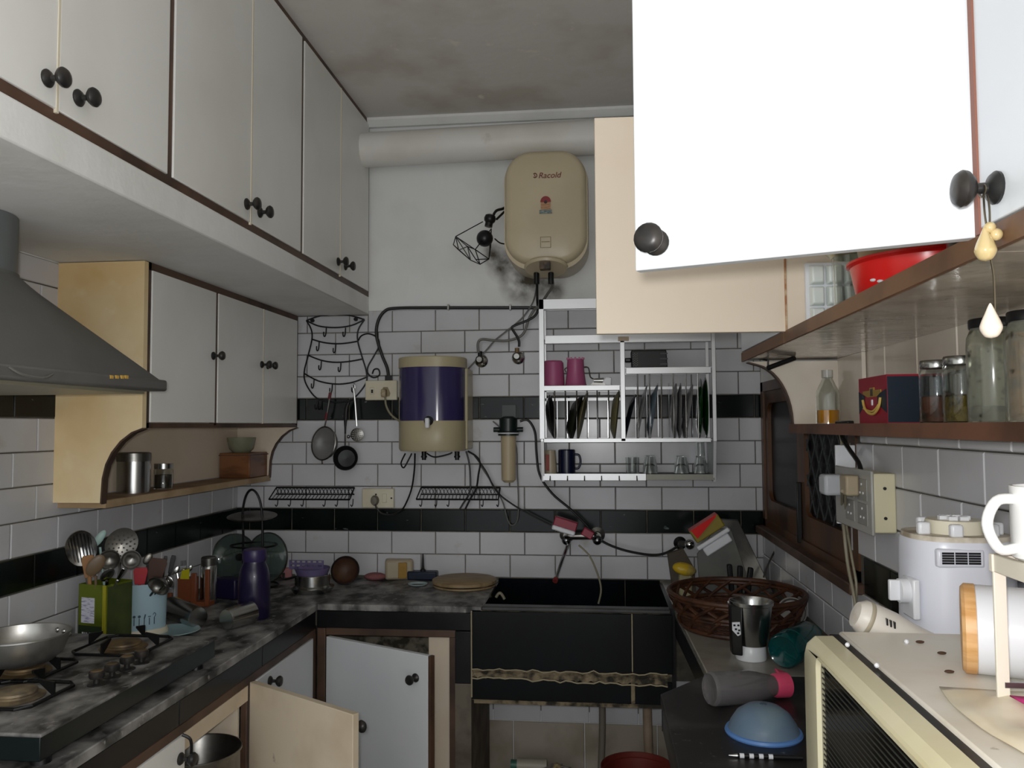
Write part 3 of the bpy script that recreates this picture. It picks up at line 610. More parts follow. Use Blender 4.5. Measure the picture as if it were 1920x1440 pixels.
# ------------------------------------------------------------------ sockets, purifier, filter, valves, cables
def plate(name, label, x0, y0, x1, y1, m=offw, th=.018):
    a, b = P(x0, y0, Y=YB-.02), P(x1, y1, Y=YB-.02)
    t = T(name, label, 'socket', ((a.x+b.x)/2, YB-.01, b.z))
    MB().box(a.x, b.x, YB-.012-th, YB-.006, b.z, a.z).o('plate', m, t, bev=.003); return t, YB-.012-th
t, fy = plate('wall_socket', 'grubby cream socket with a plug in it between jug rack and water purifier', 686, 714, 745, 750)
q = P(698, 733, Y=fy); MB().box(q.x-.010, q.x+.010, fy-.004, fy, q.z-.016, q.z+.016).o('switch', offw, t, bev=.002)
MB().box(q.x-.004, q.x+.005, fy-.0055, fy-.003, q.z-.01, q.z+.006).o('switch_mark', black_p, t)
q = P(723, 735, Y=fy); MB().prism([(q.x-.022, q.z-.006), (q.x-.010, q.z+.022), (q.x+.010, q.z+.022), (q.x+.022, q.z-.006), (q.x+.018, q.z-.02), (q.x-.018, q.z-.02)], 'y', fy-.003, fy).o('socket_face', mat('socket_dirt', '#8d7f62', .5), t)
MB().box(q.x-.013, q.x+.008, fy-.035, fy-.002, q.z-.024, q.z+.012).o('plug', mat('brown_plug', '#b0a184', .5, c2='#7b654b', sc=30), t, bev=.005)
q = P(728, 709, Y=fy); MB().box(q.x-.016, q.x+.016, fy+.002, fy+.02, q.z-.01, q.z+.012).o('cable_gland', black_p, t)
t, fy = plate('wall_socket', 'cream double socket plate with grey plug under the water purifier', 680, 916, 739, 952)
q = P(704, 938, Y=fy); MB().lathe([(.017, 0), (.019, .012), (.014, .032), (0, .034)], (q.x, fy, q.z), 14, (0, -1, 0), 1, 1.25).o('plug', mat('grey_plug', '#6f6a5e', .5), t)
q = P(721, 934, Y=fy); MB().box(q.x-.010, q.x+.010, fy-.005, fy, q.z-.020, q.z+.020).o('switch', offw, t, bev=.002)
for px in (705, 734): q = P(px, 927 if px < 710 else 934, Y=fy); MB().cyl((q.x, fy-.002, q.z), (q.x, fy, q.z), .004, n=10).o('screw', blackm, t)

PYc = 3.455; sc = .5
a, b = P(749, 750, Y=PYc).x, P(875, 750, Y=PYc).x; px_ = (a+b)/2; prx = (b-a)/2; pry = .132
zl1, zl0, zt0, zb0 = P(812, 668, Y=PYc-.1).z, P(812, 688, Y=PYc-.1).z, P(812, 790, Y=PYc-.1).z, P(812, 846, Y=PYc-.1).z
t = T('water_purifier', 'half-round wall water purifier with purple see-through tank on putty base', 'water purifier', (px_, PYc, zb0))
def D(z, k=1.0):
    out = []
    for i in range(40):
        g = 2*math.pi*i/40; out.append(V((px_+prx*k*math.copysign(abs(math.cos(g))**.8, math.cos(g)), PYc+pry*k*math.sin(g)*(1 if math.sin(g) < 0 else .98), z)))
    return out
MB().loft([D(zl0, 1.0), D(zl1-.004, 1.0), D(zl1, .97)]).o('lid', putty, t)
MB().loft([D(zt0, .97), D(zl0, .97)]).o('tank', purp_t, t)
zw = P(812, 724, Y=PYc-.1).z
MB().loft([D(zt0+.002, .955), D(zw, .955)]).o('water', purp_l, t)
MB().loft([D(zb0, .95), D(zb0+.01, .985), D(zt0, .985), D(zt0+.003, .97)]).o('base', putty, t)
for x0, x1 in ((a-.001, a+.018), (b-.012, b+.006)): MB().box(x0, x1, PYc-.01, YB-.008, zb0+.005, zl0).o('side_rib', putty, t, bev=.004)
q = P(803, 789, Y=PYc-pry-.005); tp = MB().lathe([(.020, 0), (.020, .006), (.012, .010), (.012, .03), (0, .032)], (q.x, PYc-pry+.008, q.z), 18, (0, -1, 0)).o('tap', black_p, t)
MB().box(q.x-.009, q.x+.009, PYc-pry-.035, PYc-pry-.012, q.z-.030, q.z+.012).o('tap_lever', white_p, tp, bev=.005)
for px in (795, 857): q = P(px, 850, Y=PYc-.06); MB().cyl(q+V((0, 0, .008)), q-V((0, 0, .028)), .011, .009, 14).cyl(q-V((0, 0, .010)), q-V((0, 0, .018)), .013, n=14).o('hose_fitting', black_p, t)
MB().tube(PP([(760, 850), (752, 868), (757, 877), (766, 862), (772, 850)], Y=3.5), .0035, 6).o('loose_lead', cable_k, t)
MB().tube(PP([(800, 850), (815, 857), (840, 852), (848, 848)], Y=3.45), .0035, 6).o('loose_lead', cable_k, t)

t = T('filter_cartridge', 'cream water filter cartridge with black head on the tiled back wall', 'filter', P(955, 905, Y=3.53))
a = P(953, 815, Y=3.53); z1 = P(953, 785, Y=3.53).z; z0 = P(953, 905, Y=3.53).z
MB().lathe([(0, z0), (.020, z0+.001), (.031, z0+.012), (.034, a.z+.004), (0, a.z+.004)], (a.x, 3.535, 0), 24).o('bowl', mat('filter_cream', '#b9a98a', .4), t)
MB().lathe([(.046, a.z-.004), (.046, a.z+.012), (.040, a.z+.016), (.040, z1), (.02, z1+.01), (0, z1+.01)], (a.x, 3.535, 0), 24).o('head', mat('filter_head', '#14211f', .35), t)
MB().lathe([(.047, a.z+.004), (.0485, a.z+.006), (.047, a.z+.009)], (a.x, 3.535, 0), 24, cap=False).o('ring', white_p, t)
MB().cyl((a.x-.065, 3.535, a.z+.022), (a.x+.065, 3.535, a.z+.022), .011, n=12).box(a.x-.03, a.x+.03, 3.56, YB-.006, z1-.02, z1+.06).o('port', MATS['filter_head'], t)

for (px, py), nm in (((903, 677), 'chrome angle valve with black hose near the water purifier'), ((972, 671), 'chrome angle valve with brass nut beside the dish rack')):
    q = P(px, py, Y=YB-.006); t = T('angle_valve', nm, 'valve', q)
    MB().lathe([(.028, 0), (.030, .004), (.024, .012), (.013, .016), (.013, .03), (0, .03)], q, 24, (0, -1, 0)).o('flange', chrome, t)
    MB().lathe([(.016, 0), (.018, .006), (.018, .02), (.012, .026), (0, .026)], q-V((.003, .028, -.003)), 16, (0, -1, 0)).o('wheel', steel_d, t)
    MB().cyl(q-V((.004, .022, -.01)), q-V((.004, .022, -.042)), .010, n=10).o('nut', brass if px > 950 else blackm, t)

c6 = crop(860, 540, 8.0)
def cable(name, label, pts, r, m, cat='cable', n=6):
    return MB().tube(pts, r, n).o(name, m, label=label, cat=cat)
H = lambda pts, Y: PP(pts, c6, Y=Y)
cable('heater_hose', 'black braided hose from water heater looping to the left angle valve', [P(1034, 516, Y=3.37), P(1036, 535, Y=3.40), P(1026, 552, Y=3.47), P(1010, 575, Y=3.52)]+H([(1130, 330), (1050, 470), (990, 650), (900, 740), (720, 790), (520, 785), (350, 770), (290, 830), (295, 970)], 3.55), .0062, cable_g, 'hose', 8)
cable('heater_hose', 'black braided hose from water heater crossing down to the brass-nutted valve', [P(1007, 512, Y=3.37), P(1007, 545, Y=3.45)]+H([(1180, 200), (1185, 340), (1130, 430), (1000, 500), (850, 560), (800, 600), (870, 720), (905, 800), (905, 880)], 3.545), .0058, cable_k, 'hose', 8)
cable('thin_hose', 'thin grey tube running from the heater down behind the purifier', [P(1006, 540, Y=3.5)]+H([(1120, 200), (1010, 380), (900, 500), (700, 660), (540, 790), (400, 950), (240, 1110), (120, 1240)], 3.575), .0035, cable_g, 'tube')
cable('supply_cable', 'thick black supply cable clipped along the top tile row', [P(1005, 577, Y=3.585), P(900, 577, Y=3.585), P(800, 577, Y=3.585), P(742, 578, Y=3.585), P(722, 583, Y=3.583), P(709, 602, Y=3.583), P(706, 630, Y=3.583), P(716, 665, Y=3.583), P(726, 690, Y=3.583), P(729, 712, Y=3.580)], .0075, cable_k, n=8)
for k_, px in enumerate((841, 957)): MB().box(*(lambda q: (q.x-.004, q.x+.004, 3.572, 3.6, q.z-.011, q.z+.014))(P(px, 577, Y=3.585))).o('cable_clip', steel_d, label='small metal cable clip '+('midway along the black supply cable', 'on the black supply cable by the heater hoses')[k_], cat='clip', group='cable clips', bev=.001)
cable('plug_lead', 'pale lead from the upper socket plug to the purifier side', PP([(722, 742), (724, 760), (732, 776), (745, 787), (754, 792)], Y=3.55), .0045, cable_w)
cable('hanging_lead', 'black lead from the purifier base to the socket under it', PP([(778, 850), (777, 880), (772, 915), (762, 942), (752, 957), (735, 965), (716, 963), (706, 952), (704, 944)], Y=3.56), .0042, cable_k)
cable('drain_lead', 'black lead under the purifier ending in a loose curl by the shelf rail', PP([(874, 846), (880, 870), (882, 905), (880, 925), (868, 945), (862, 955)], Y=3.555), .004, cable_k)
cable('long_lead', 'long black lead hanging from the purifier in a wide bend', PP([(877, 846), (892, 855), (900, 868), (897, 890), (893, 915), (882, 935), (872, 955)], Y=3.545), .0045, cable_k)
cable('tap_lead', 'dark lead slanting from the purifier to the red clip on the mixer tap', PP([(888, 852), (910, 882), (930, 920), (960, 945), (1000, 968), (1034, 985)], Y=3.55), .0038, cable_k)
cable('thin_drain_tube', 'thin grey tube looping down over the black tile band', PP([(900, 872), (922, 905), (942, 940), (952, 975), (960, 985), (970, 975), (972, 940), (970, 890), (966, 830), (936, 800), (924, 790)], Y=3.575), .003, cable_g, 'tube')
cable('filter_hose', 'grey-black twin hose from the filter round past the mixer tap to the far tap', PP([(975, 790), (990, 788), (1003, 810), (1006, 850), (1012, 890), (1035, 925), (1070, 955), (1100, 985), (1125, 1012), (1165, 1030), (1215, 1040), (1245, 1038), (1270, 1025)], Y=3.535), .0055, cable_k, 'hose', 8)
cable('sink_tube', 'thin pale tube hanging from the mixer tap into the sink', PP([(1085, 1022), (1105, 1042), (1120, 1075), (1127, 1105), (1122, 1132)], Y=3.47), .004, cable_w, 'tube')

# mesh rails with hooks
for x0, x1, nh, nm in ((519, 665, (521, 545, 569, 610, 633, 662), 'below the hanging pans'), (790, 938, (791, 819, 842, 906, 935), 'below the purifier leads')):
    a, b = P(x0, 914, Y=3.59), P(x1, 914, Y=3.59); zb_ = P(x0, 936, Y=3.52).z
    t = T('hook_rail', 'dark metal mesh rail with small hooks '+nm, 'rail', ((a.x+b.x)/2, 3.56, zb_))
    mb = MB(); ya, yb, za = 3.585, 3.515, a.z
    mb.tube([(a.x, ya, za), (b.x, ya, za)], .004, 6).tube([(a.x-.006, yb, zb_), (b.x, yb, zb_)], .004, 6).tube([(a.x, ya, za-.03), (b.x, ya, za-.03)], .003, 6).tube([(a.x, ya, za), (a.x-.006, yb, zb_)], .003, 6).tube([(b.x, ya, za), (b.x, yb, zb_)], .003, 6).o('rail_frame', blackm, t)
    mb = MB(); n = 22
    for i in range(n): x = a.x+(b.x-a.x)*i/n; mb.tube([(x, ya, za-.004), (x+.013, ya, za-.030)], .0016, 4).tube([(x+.013, ya, za-.004), (x, ya, za-.030)], .0016, 4).tube([(x, ya, za-.028), (x+.008, yb, zb_)], .0018, 4)
    mb.box(a.x, b.x, 3.515, 3.585, zb_-.001, zb_+.001, MX.Rotation(0, 3, 'X')) if False else None
    mb.o('mesh', blackm if x0 < 700 else mat('grey_rail', '#4b4a47', .5, .4), t)['kind'] = 'stuff'
    for px in nh:
        q = P(px, 937, Y=yb); MB().tube([q+V((0, 0, .004)), q+V((0, -.004, -.018)), q+V((-.003, -.010, -.028)), q+V((-.007, -.014, -.02))], .0024, 5).o('hook', blackm, t)

# ------------------------------------------------------------------ dish rack and what stands in it
FY, BY = 3.37, 3.582
c4 = crop(960, 540, 3.6)
def A(x, y, Y=FY): return P(*c4(x, y), Y=Y)
t = T('dish_rack', 'aluminium wall dish rack with plate bars and hooked lower tray', 'dish rack', A(770, 1300))
def post(x0, x1, ya, yb, Y, nm, z0=None, z1=None):
    a, b = A(x0, ya, Y), A(x1, yb, Y); return MB().box(a.x, b.x, Y-.007, Y+.007, b.z, a.z).o(nm, alu, t, bev=.0015)
for x0, x1, ya, yb in ((180, 222, 78, 1020), (1343, 1383, 285, 1035), (728, 768, 355, 1035)): post(x0, x1, ya, yb, FY, 'post')
for (x0, ya), (x1, yb), Y in (((180, 78), (1383, 122), FY), ((222, 322), (1343, 360), FY), ((215, 660), (728, 690), FY), ((768, 538), (1343, 575), FY), ((215, 1016), (1343, 1040), FY)): post(x0, x1, ya, yb, Y, 'rail')
zt, z2, zl, zr, zb = A(0, 100).z, A(0, 340).z, A(0, 672).z, A(0, 556).z, A(0, 1028).z
xl, xm, xr = A(200, 500).x, A(748, 500).x, A(1363, 500).x
for x in (xl, xm, xr): MB().box(x-.006, x+.006, BY-.006, BY+.006, zb-.09 if x != xm else zb, zt if x != xm else z2).o('back_post', alu, t)
for z in (zt, z2, zb): MB().box(xl, xr, BY-.006, BY+.006, z-.006, z+.006).o('back_rail', alu, t)
for x in (xl, xr):
    for z in (zt, z2, zb): MB().box(x-.005, x+.005, FY, BY, z-.005, z+.005).o('side_rail', alu, t)
for x0, x1, z in ((xl, xm, zl), (xm, xr, zr)):
    MB().box(x0, x1, BY-.006, BY+.006, z-.012, z).o('shelf_rail', alu, t)
    for k in range(5): y = FY+.01+(BY-FY-.02)*k/4; MB().box(x0, x1, y-.006, y+.006, z+.002, z+.006).o('shelf_slat', alu, t)
    MB().box(x0, x1, BY-.006, BY+.004, A(0, 745 if x0 == xl else 670).z-.006, A(0, 745 if x0 == xl else 670).z+.006).o('back_rail', alu, t)
for xs, z1 in (((288, 360, 437, 507, 575, 652), zl), ((850, 930, 1010, 1090, 1175, 1257), zr)):
    for x in xs:
        q = A(x, 800); MB().cyl((q.x, FY, zb), (q.x, FY, z1), .0028, n=8).o('bar', chrome, t)
        MB().cyl((q.x, BY, zb), (q.x, BY, z1-.05), .0025, n=6).o('back_bar', chrome, t)
for y in (FY+.06, FY+.14): MB().cyl((xl, y, zb-.002), (xr, y, zb-.002), .003, n=6).o('plate_rest', alu, t)
TY = 3.50; zt0 = A(500, 1250, TY).z
MB().box(xl, xr, TY-.09, BY, zt0-.004, zt0).o('tray', mat('dark_tray', '#4e4f50', .5, .4), t)
MB().box(xl, A(895, 1265, TY).x, TY-.094, TY-.088, zt0-.024, zt0+.003).o('tray_lip', alu, t)
MB().box(A(897, 1265, TY).x, xr, TY-.093, TY-.087, zt0-.022, zt0+.001).o('tray_lip', mat('old_alu', '#8b8a80', .5, .4), t)
for x in (xl, xr): MB().add([(x-.006, FY+.01, zb), (x-.006, BY, zb), (x-.006, BY, zt0-.02), (x-.006, TY-.09, zt0-.03), (x+.006, FY+.01, zb), (x+.006, BY, zb), (x+.006, BY, zt0-.02), (x+.006, TY-.09, zt0-.03)], [(3, 2, 1, 0), (4, 5, 6, 7), (0, 1, 5, 4), (1, 2, 6, 5), (2, 3, 7, 6), (3, 0, 4, 7)]).o('side_plate', alu, t)
for x in (258, 375, 490, 605, 724, 843): q = A(x, 1278, TY-.094); MB().tube([q+V((0, 0, .006)), q+V((0, -.006, -.008)), q+V((0, -.014, -.012)), q+V((0, -.018, -.004))], .0025, 5).o('hook', steel_d, t)
q = A(752, 343, FY-.007); MB().box(q.x-.022, q.x+.022, FY-.010, FY-.006, q.z-.009, q.z+.009).o('brand_tag', mat('tag_beige', '#b9a690', .5), t)

def plate_(label, x, r, m, tilt, thick=.018, dy=0, xo=0, name='plate', cat='plate'):
    q = A(x, 1030); c = V((q.x+xo, (FY+BY)/2-.012+dy, zb+.001+r*math.cos(R(tilt))))
    ax = V((math.cos(R(tilt)), -.05, math.sin(R(tilt))))
    return MB().lathe([(0, 0), (r*.6, 0), (r*.95, thick*.8), (r, thick), (r*.985, thick+.003), (r*.92, thick*.8+.003), (r*.58, .004), (0, .004)], c, 36, ax).o(name, m, label=label, cat=cat, group='crockery in the dish rack')
nonst = MATS['nonstick']; oliv = mat('olive_melamine', '#6f6a4c', .35); gryp = mat('grey_plate_glaze', '#7d7d7d', .3); bluep = mat('slate_plate_glaze', '#5d6b75', .3); navyp = mat('navy_plate', '#0d1520', .2); grng = mat('green_glass', '#0d3a12', .08, coat=.5)
plate_('black rimmed plate at the end of the dish rack beneath the mauve mug', 232, .095, nonst, 6, .02)
plate_('dark bowl-shaped plate with a pale rim in the dish rack', 385, .10, mat('dark_olive', '#22241c', .25), -14, .03)
plate_('light olive plate leaning beside the dark bowl-shaped plate', 455, .105, oliv, -12, .012)
plate_('deep olive plate against the middle post of the dish rack', 676, .105, oliv, -6, .022)
plate_('shiny navy plate beside the middle post of the dish rack', 782, .10, navyp, -14, .014)
plate_('grey plate next to the navy plate in the dish rack', 868, .118, gryp, -11, .012)
plate_('slate blue plate between two grey plates in the dish rack', 935, .118, bluep, -9, .02)
plate_('thick grey plate, first of the touching grey pair in the rack', 1092, .118, gryp, -2, .016)
plate_('thin grey plate, second of the touching grey pair in the rack', 1130, .116, gryp, -2, .012)
plate_('grey plate leaning before the green glass plates', 1182, .118, gryp, -9, .016)
plate_('green glass plate, the inner one of two at the rack end', 1268, .128, grng, -2, .012)
plate_('green glass plate touching the end post of the rack', 1308, .130, grng, 0, .012)
def cup(name, label, x, y0, y1, w0, w1, m, Y=3.47, handle=0, cat='mug'):
    a, b = A(x, y0, Y), A(x, y1, Y); h = a.z-b.z
    t = T(name, label, cat, b)
    MB().lathe(shell([(w1, 0), (w1*1.02, h*.08), (w0, h*.96), (w0*.98, h)], .003), (b.x, Y, b.z), 28).o('body', m, t)
    if handle: MB().tube([(b.x+handle*w0*.95, Y, b.z+h*.82), (b.x+handle*(w0+.018), Y, b.z+h*.8), (b.x+handle*(w0+.024), Y, b.z+h*.5), (b.x+handle*(w0+.012), Y, b.z+h*.22), (b.x+handle*w0*.95, Y, b.z+h*.2)], .0045, 8).o('handle', m, t)
    return t, b, h
a, b = A(280, 492, 3.46), A(280, 655, 3.46); b.z = zl+.007
t = T('mauve_tumbler', 'mauve plastic tumbler upside down by the rack post', 'tumbler', b)
MB().lathe([(0, a.z), (.036, a.z), (.043, a.z-.008), (.048, b.z), (.046, b.z), (.041, a.z-.012), (0, a.z-.012)], (b.x, 3.46, 0), 28, rz=0).o('body', pinkm, t)
a, b = A(430, 480, 3.46), A(430, 655, 3.46); b.z = zl+.007
t = T('mauve_jug', 'mauve plastic jug with notched top in the dish rack', 'jug', b); h = a.z-b.z
MB().lathe(shell([(.048, 0), (.044, h*.1), (.036, h*.62), (.037, h*.66), (.035, h)], .003), (b.x, 3.46, b.z), 28).o('body', pinkm, t)
for k in range(12): g = 2*math.pi*k/12; q = V((b.x+.0345*math.cos(g), 3.46+.0345*math.sin(g), b.z+h)); MB().box(q.x-.004, q.x+.004, q.y-.004, q.y+.004, q.z-.003, q.z+.006).o('notch', pinkm, t)
MB().tube([(b.x-.036, 3.46, b.z+h*.7), (b.x-.046, 3.45, b.z+h*.62), (b.x-.04, 3.45, b.z+h*.52)], .002, 5).tube([(b.x+.036, 3.46, b.z+h*.7), (b.x+.055, 3.45, b.z+h*.66), (b.x+.062, 3.45, b.z+h*.35), (b.x+.075, 3.45, b.z+h*.26)], .003, 6).o('bail', steel_d, t)
b = A(600, 652, 3.45); b.z = zl+.007
t = T('steel_dispenser', 'small steel and white squeezer lying beside the mauve jug', 'squeezer', b)
MB().cyl(b+V((-.03, 0, .022)), b+V((.012, 0, .022)), .010, .013, 14).o('barrel', steel, t)
MB().prism([(b.x-.045, b.z), (b.x+.02, b.z), (b.x+.015, b.z+.012), (b.x-.035, b.z+.014)], 'y', 3.43, 3.47).o('foot', steel_d, t)
MB().prism([(b.x+.005, b.z), (b.x+.045, b.z), (b.x+.045, b.z+.035), (b.x+.02, b.z+.038), (b.x+.008, b.z+.02)], 'y', 3.435, 3.462).o('block', white_p, t, bev=.004)
b = A(930, 535, 3.45); b.z = zr+.007; a = A(930, 425, 3.45)
t = T('box_grater', 'black box grater lying on the dish rack shelf', 'grater', b); h = a.z-b.z
x0, x1 = A(805, 500, 3.45).x, A(1045, 500, 3.45).x
MB().prism([(x0, b.z), (x1, b.z), (x1-.004, b.z+h), (x0-.002, b.z+h)], 'y', 3.41, 3.49).o('body', blackm, t, bev=.004)
mb = MB()
for i in range(4):
    for k in range(6): mb.cyl((x0+.006+.006*i, 3.4095, b.z+.008+k*.0095+(i % 2)*.004), (x0+.006+.006*i, 3.412, b.z+.008+k*.0095+(i % 2)*.004), .0018, n=6)
mb.o('rasp_holes', mat('hole_grey', '#6a6a68', .5), t)['kind'] = 'stuff'
MB().box(x0-.028, x0, 3.43, 3.47, b.z+h*.35, b.z+h*.6).o('handle', black_p, t, bev=.005)
for z in (.2, .5, .8): MB().box(x1-.03, x1, 3.4085, 3.411, b.z+h*z-.003, b.z+h*z+.003).o('slot', mat('slot_grey', '#2f2f2f', .4), t)
zt1 = zt0
def low(x0, x1, y0): a, b = A(x0, y0, TY), A(x1, 1245, TY); return (a.x+b.x)/2, (b.x-a.x)/2, a.z-zt1
cx, rw, h = low(215, 303, 1095)
t = T('beige_mug', 'beige mug with a red stripe standing in the rack tray', 'mug', (cx, TY, zt1)); MB().lathe(shell([(rw, 0), (rw, h*.1), (rw*.8, h)], .003), (cx, TY, zt1), 28).o('body', mat('beige_glaze', '#b5a88e', .35), t)
q = A(245, 1180, TY); MB().box(q.x-.008, q.x+.006, TY-rw-.001, TY-rw+.012, zt1+.012, zt1+h*.82).o('stripe', mat('stripe_red', '#9c3b2c', .5), t)
cx, rw, h = low(312, 428, 1095)
t = T('navy_mug', 'dark navy mug standing in the rack tray', 'mug', (cx, TY, zt1)); nav = mat('navy_glaze', '#0f1630', .25)
MB().lathe(shell([(rw, 0), (rw, h)], .003), (cx, TY, zt1), 30).o('body', nav, t)
MB().tube([(cx+rw*.96, TY, zt1+h*.82), (cx+rw+.016, TY, zt1+h*.78), (cx+rw+.022, TY, zt1+h*.5), (cx+rw+.014, TY, zt1+h*.24), (cx+rw*.96, TY, zt1+h*.2)], .005, 8).o('handle', nav, t)
for x0, x1, y0, lb, k in ((765, 860, 1143, 'short straight ribbed drinking glass in the rack tray', 0), (880, 985, 1130, 'upturned dimpled tumbler beside the ribbed glass', 1), (1090, 1198, 1132, 'upturned dimpled tumbler beside the stacked glasses', 1), (1222, 1322, 1135, 'upturned clear tumbler at the bottom of the stack', 1)):
    cx, rw, h = low(x0, x1, y0); prof = [(rw*.95, 0), (rw, h)] if not k else [(rw, 0), (rw*.97, h*.3), (rw*.62, h)]
    mb = MB(); n = 32; pr = [(r*(1+.0), z) for r, z in prof]
    o = MB().lathe([(0, h)] + [(prof[-1][0], h)]+[(p[0], p[1]) for p in prof[::-1][1:]]+[(prof[0][0]-.004, 0)]+[(prof[-1][0]-.004, h-.006), (0, h-.006)] if k else shell(prof, .003), (cx, TY, zt1+.0005), n).o('drinking_glass', glass, label=lb, cat='glass', group='glasses in the rack tray')
    if 'stack' in lb and 'bottom' in lb: sx_, sr, sh_ = cx, rw*.66, h
MB().lathe([(0, .07), (sr*.85, .07), (sr, 0), (sr-.003, 0), (sr*.8, .066), (0, .066)], (sx_, TY, zt1+sh_+.0015), 28).o('drinking_glass', glass, label='small clear tumbler stacked on another at the rack end', cat='glass', group='glasses in the rack tray')

# ------------------------------------------------------------------ taps
t = T('mixer_tap', 'chrome wall mixer tap with swung-out spout above the sink', 'tap', P(1090, 1020, Y=3.55))
TYW = YB-.008; qa, qb = P(1062, 1013, Y=3.50), P(1120, 1013, Y=3.50)
for q in (qa, qb):
    w_ = V((q.x, TYW, q.z+.012)); MB().lathe([(.033, 0), (.033, .006), (.016, .014), (.016, .05), (0, .05)], w_, 22, (0, -1, 0)).o('flange', steel_d, t)
    MB().sph(V((q.x, 3.50, q.z)), .0205, n=20, m=12).o('ball_knob', mat('dull_chrome', '#7b7d80', .22, 1), t)
MB().cyl((qa.x, 3.55, qa.z+.012), (qb.x, 3.55, qb.z+.012), .017, n=16).o('body', steel_d, t)
qc = V((qa.x+.012, 3.53, qa.z)); qe = P(1042, 1086, Y=3.33)
MB().tube([qc, qc+V((0, -.03, -.006)), (qc+qe)/2, qe], .0075, 10, raw=True).o('spout', chrome, t)
d_ = (qe-qc).normalized(); MB().lathe([(.010, 0), (.011, .016), (.006, .016), (.006, .004), (0, .004)], qe-d_*.004, 14, d_).o('spout_tip', mat('red_tip', '#7a2b2b', .5), t)
ang = MX.Rotation(R(17), 3, 'Y'); q = P(1060, 987, Y=3.46)
t2 = T('soap_holder', 'maroon and white plastic holder hooked over the mixer tap', 'holder', q-V((0, 0, .03)))
MB().box(q.x-.05, q.x+.05, 3.45, 3.50, q.z-.012, q.z+.03, ang).o('tray', maroon, t2, bev=.004)
MB().box(q.x-.05, q.x+.05, 3.435, 3.452, q.z-.026, q.z-.006, ang, (q.x, 3.475, q.z+.009)).o('front_lip', white_p, t2, bev=.006)
q2 = P(1102, 1000, Y=3.47); MB().box(q2.x-.024, q2.x+.024, 3.45, 3.49, q2.z-.016, q2.z+.018, MX.Rotation(R(28), 3, 'Y')).o('side_pocket', maroon, t2, bev=.004)
t = T('wall_tap', 'small chrome wall tap behind the wicker basket', 'tap', P(1285, 1022, Y=3.55))
q = P(1275, 1018, Y=TYW); MB().lathe([(.028, 0), (.028, .006), (.015, .014), (.015, .05), (0, .05)], q, 20, (0, -1, 0)).o('flange', blackm, t)
q = P(1293, 1021, Y=3.50); MB().sph(q, .021, n=20, m=12).o('ball_knob', chrome, t)
MB().cyl(P(1275, 1018, Y=3.545), q, .012, n=12).o('body', steel_d, t)

# ------------------------------------------------------------------ left shelf
SZ = 1.3218
q = P(250, 912, X=-1.575); a, b = P(222, 880, Y=q.y), P(281, 880, Y=q.y); r_ = (b.x-a.x)/2*.93; h = P(250, 848, Y=q.y).z-SZ
t = T('steel_canister', 'brushed steel canister with lid on the cream shelf', 'canister', (-1.575, q.y, SZ))
MB().lathe([(0, 0), (r_, 0), (r_, h*.82), (0, h*.82)], (-1.575, q.y, SZ), 32).o('body', steel, t)
MB().lathe([(r_*1.03, h*.78), (r_*1.03, h*.98), (r_*.9, h), (0, h)], (-1.575, q.y, SZ), 32).o('lid', steel_d, t)
q = P(306, 910, X=-1.565); r_ = .033; h = P(306, 868, Y=q.y).z-SZ
t = T('spice_jar', 'small glass spice jar with steel lid beside the canister', 'jar', (-1.565, q.y, SZ))
MB().lathe(shell([(r_, 0), (r_, h*.72), (r_*.9, h*.8)], .002), (-1.565, q.y, SZ), 28).o('glass_body', glass, t)
MB().lathe([(0, .003), (r_-.004, .003), (r_-.004, h*.55), (0, h*.55)], (-1.565, q.y, SZ), 24).o('spice', mat('dark_spice', '#2c241d', .9, c2='#4a3d30', sc=80), t)
MB().lathe([(r_*.97, h*.78), (r_*.97, h*.98), (0, h)], (-1.565, q.y, SZ), 28).o('lid', steel, t)
b0 = P(425, 884, X=-1.50); b1 = P(502, 872, X=-1.50); 
zt_ = P(425, 853, X=-1.50).z
t = T('wooden_box', 'small varnished wooden box on the end of the cream shelf', 'box', (-1.56, (b0.y+b1.y)/2, SZ))
yA, yB_ = P(468, 870, X=-1.503).y, 3.57
bw = mat('varnished_wood', '#7c4f2c', .35, c2='#5a3519', sc=7, st=(1, 1, 4))
MB().box(-1.64, -1.503, yA, yB_, SZ, zt_).o('body', bw, t, bev=.003); MB().box(-1.642, -1.499, yA-.002, yB_+.002, zt_-.012, zt_-.008).o('lid_gap', brown, t)
q = V((-1.575, yA+.075, zt_)); h = P(455, 820, X=-1.575).z-zt_
MB().lathe(shell([(.035, 0), (.052, h*.25), (.060, h*.8), (.062, h)], .004), q, 28).o('bowl', mat('grey_green_glaze', '#8a8b75', .35, c2='#777a63', sc=9), label='grey-green glazed bowl standing on the wooden box', cat='bowl')

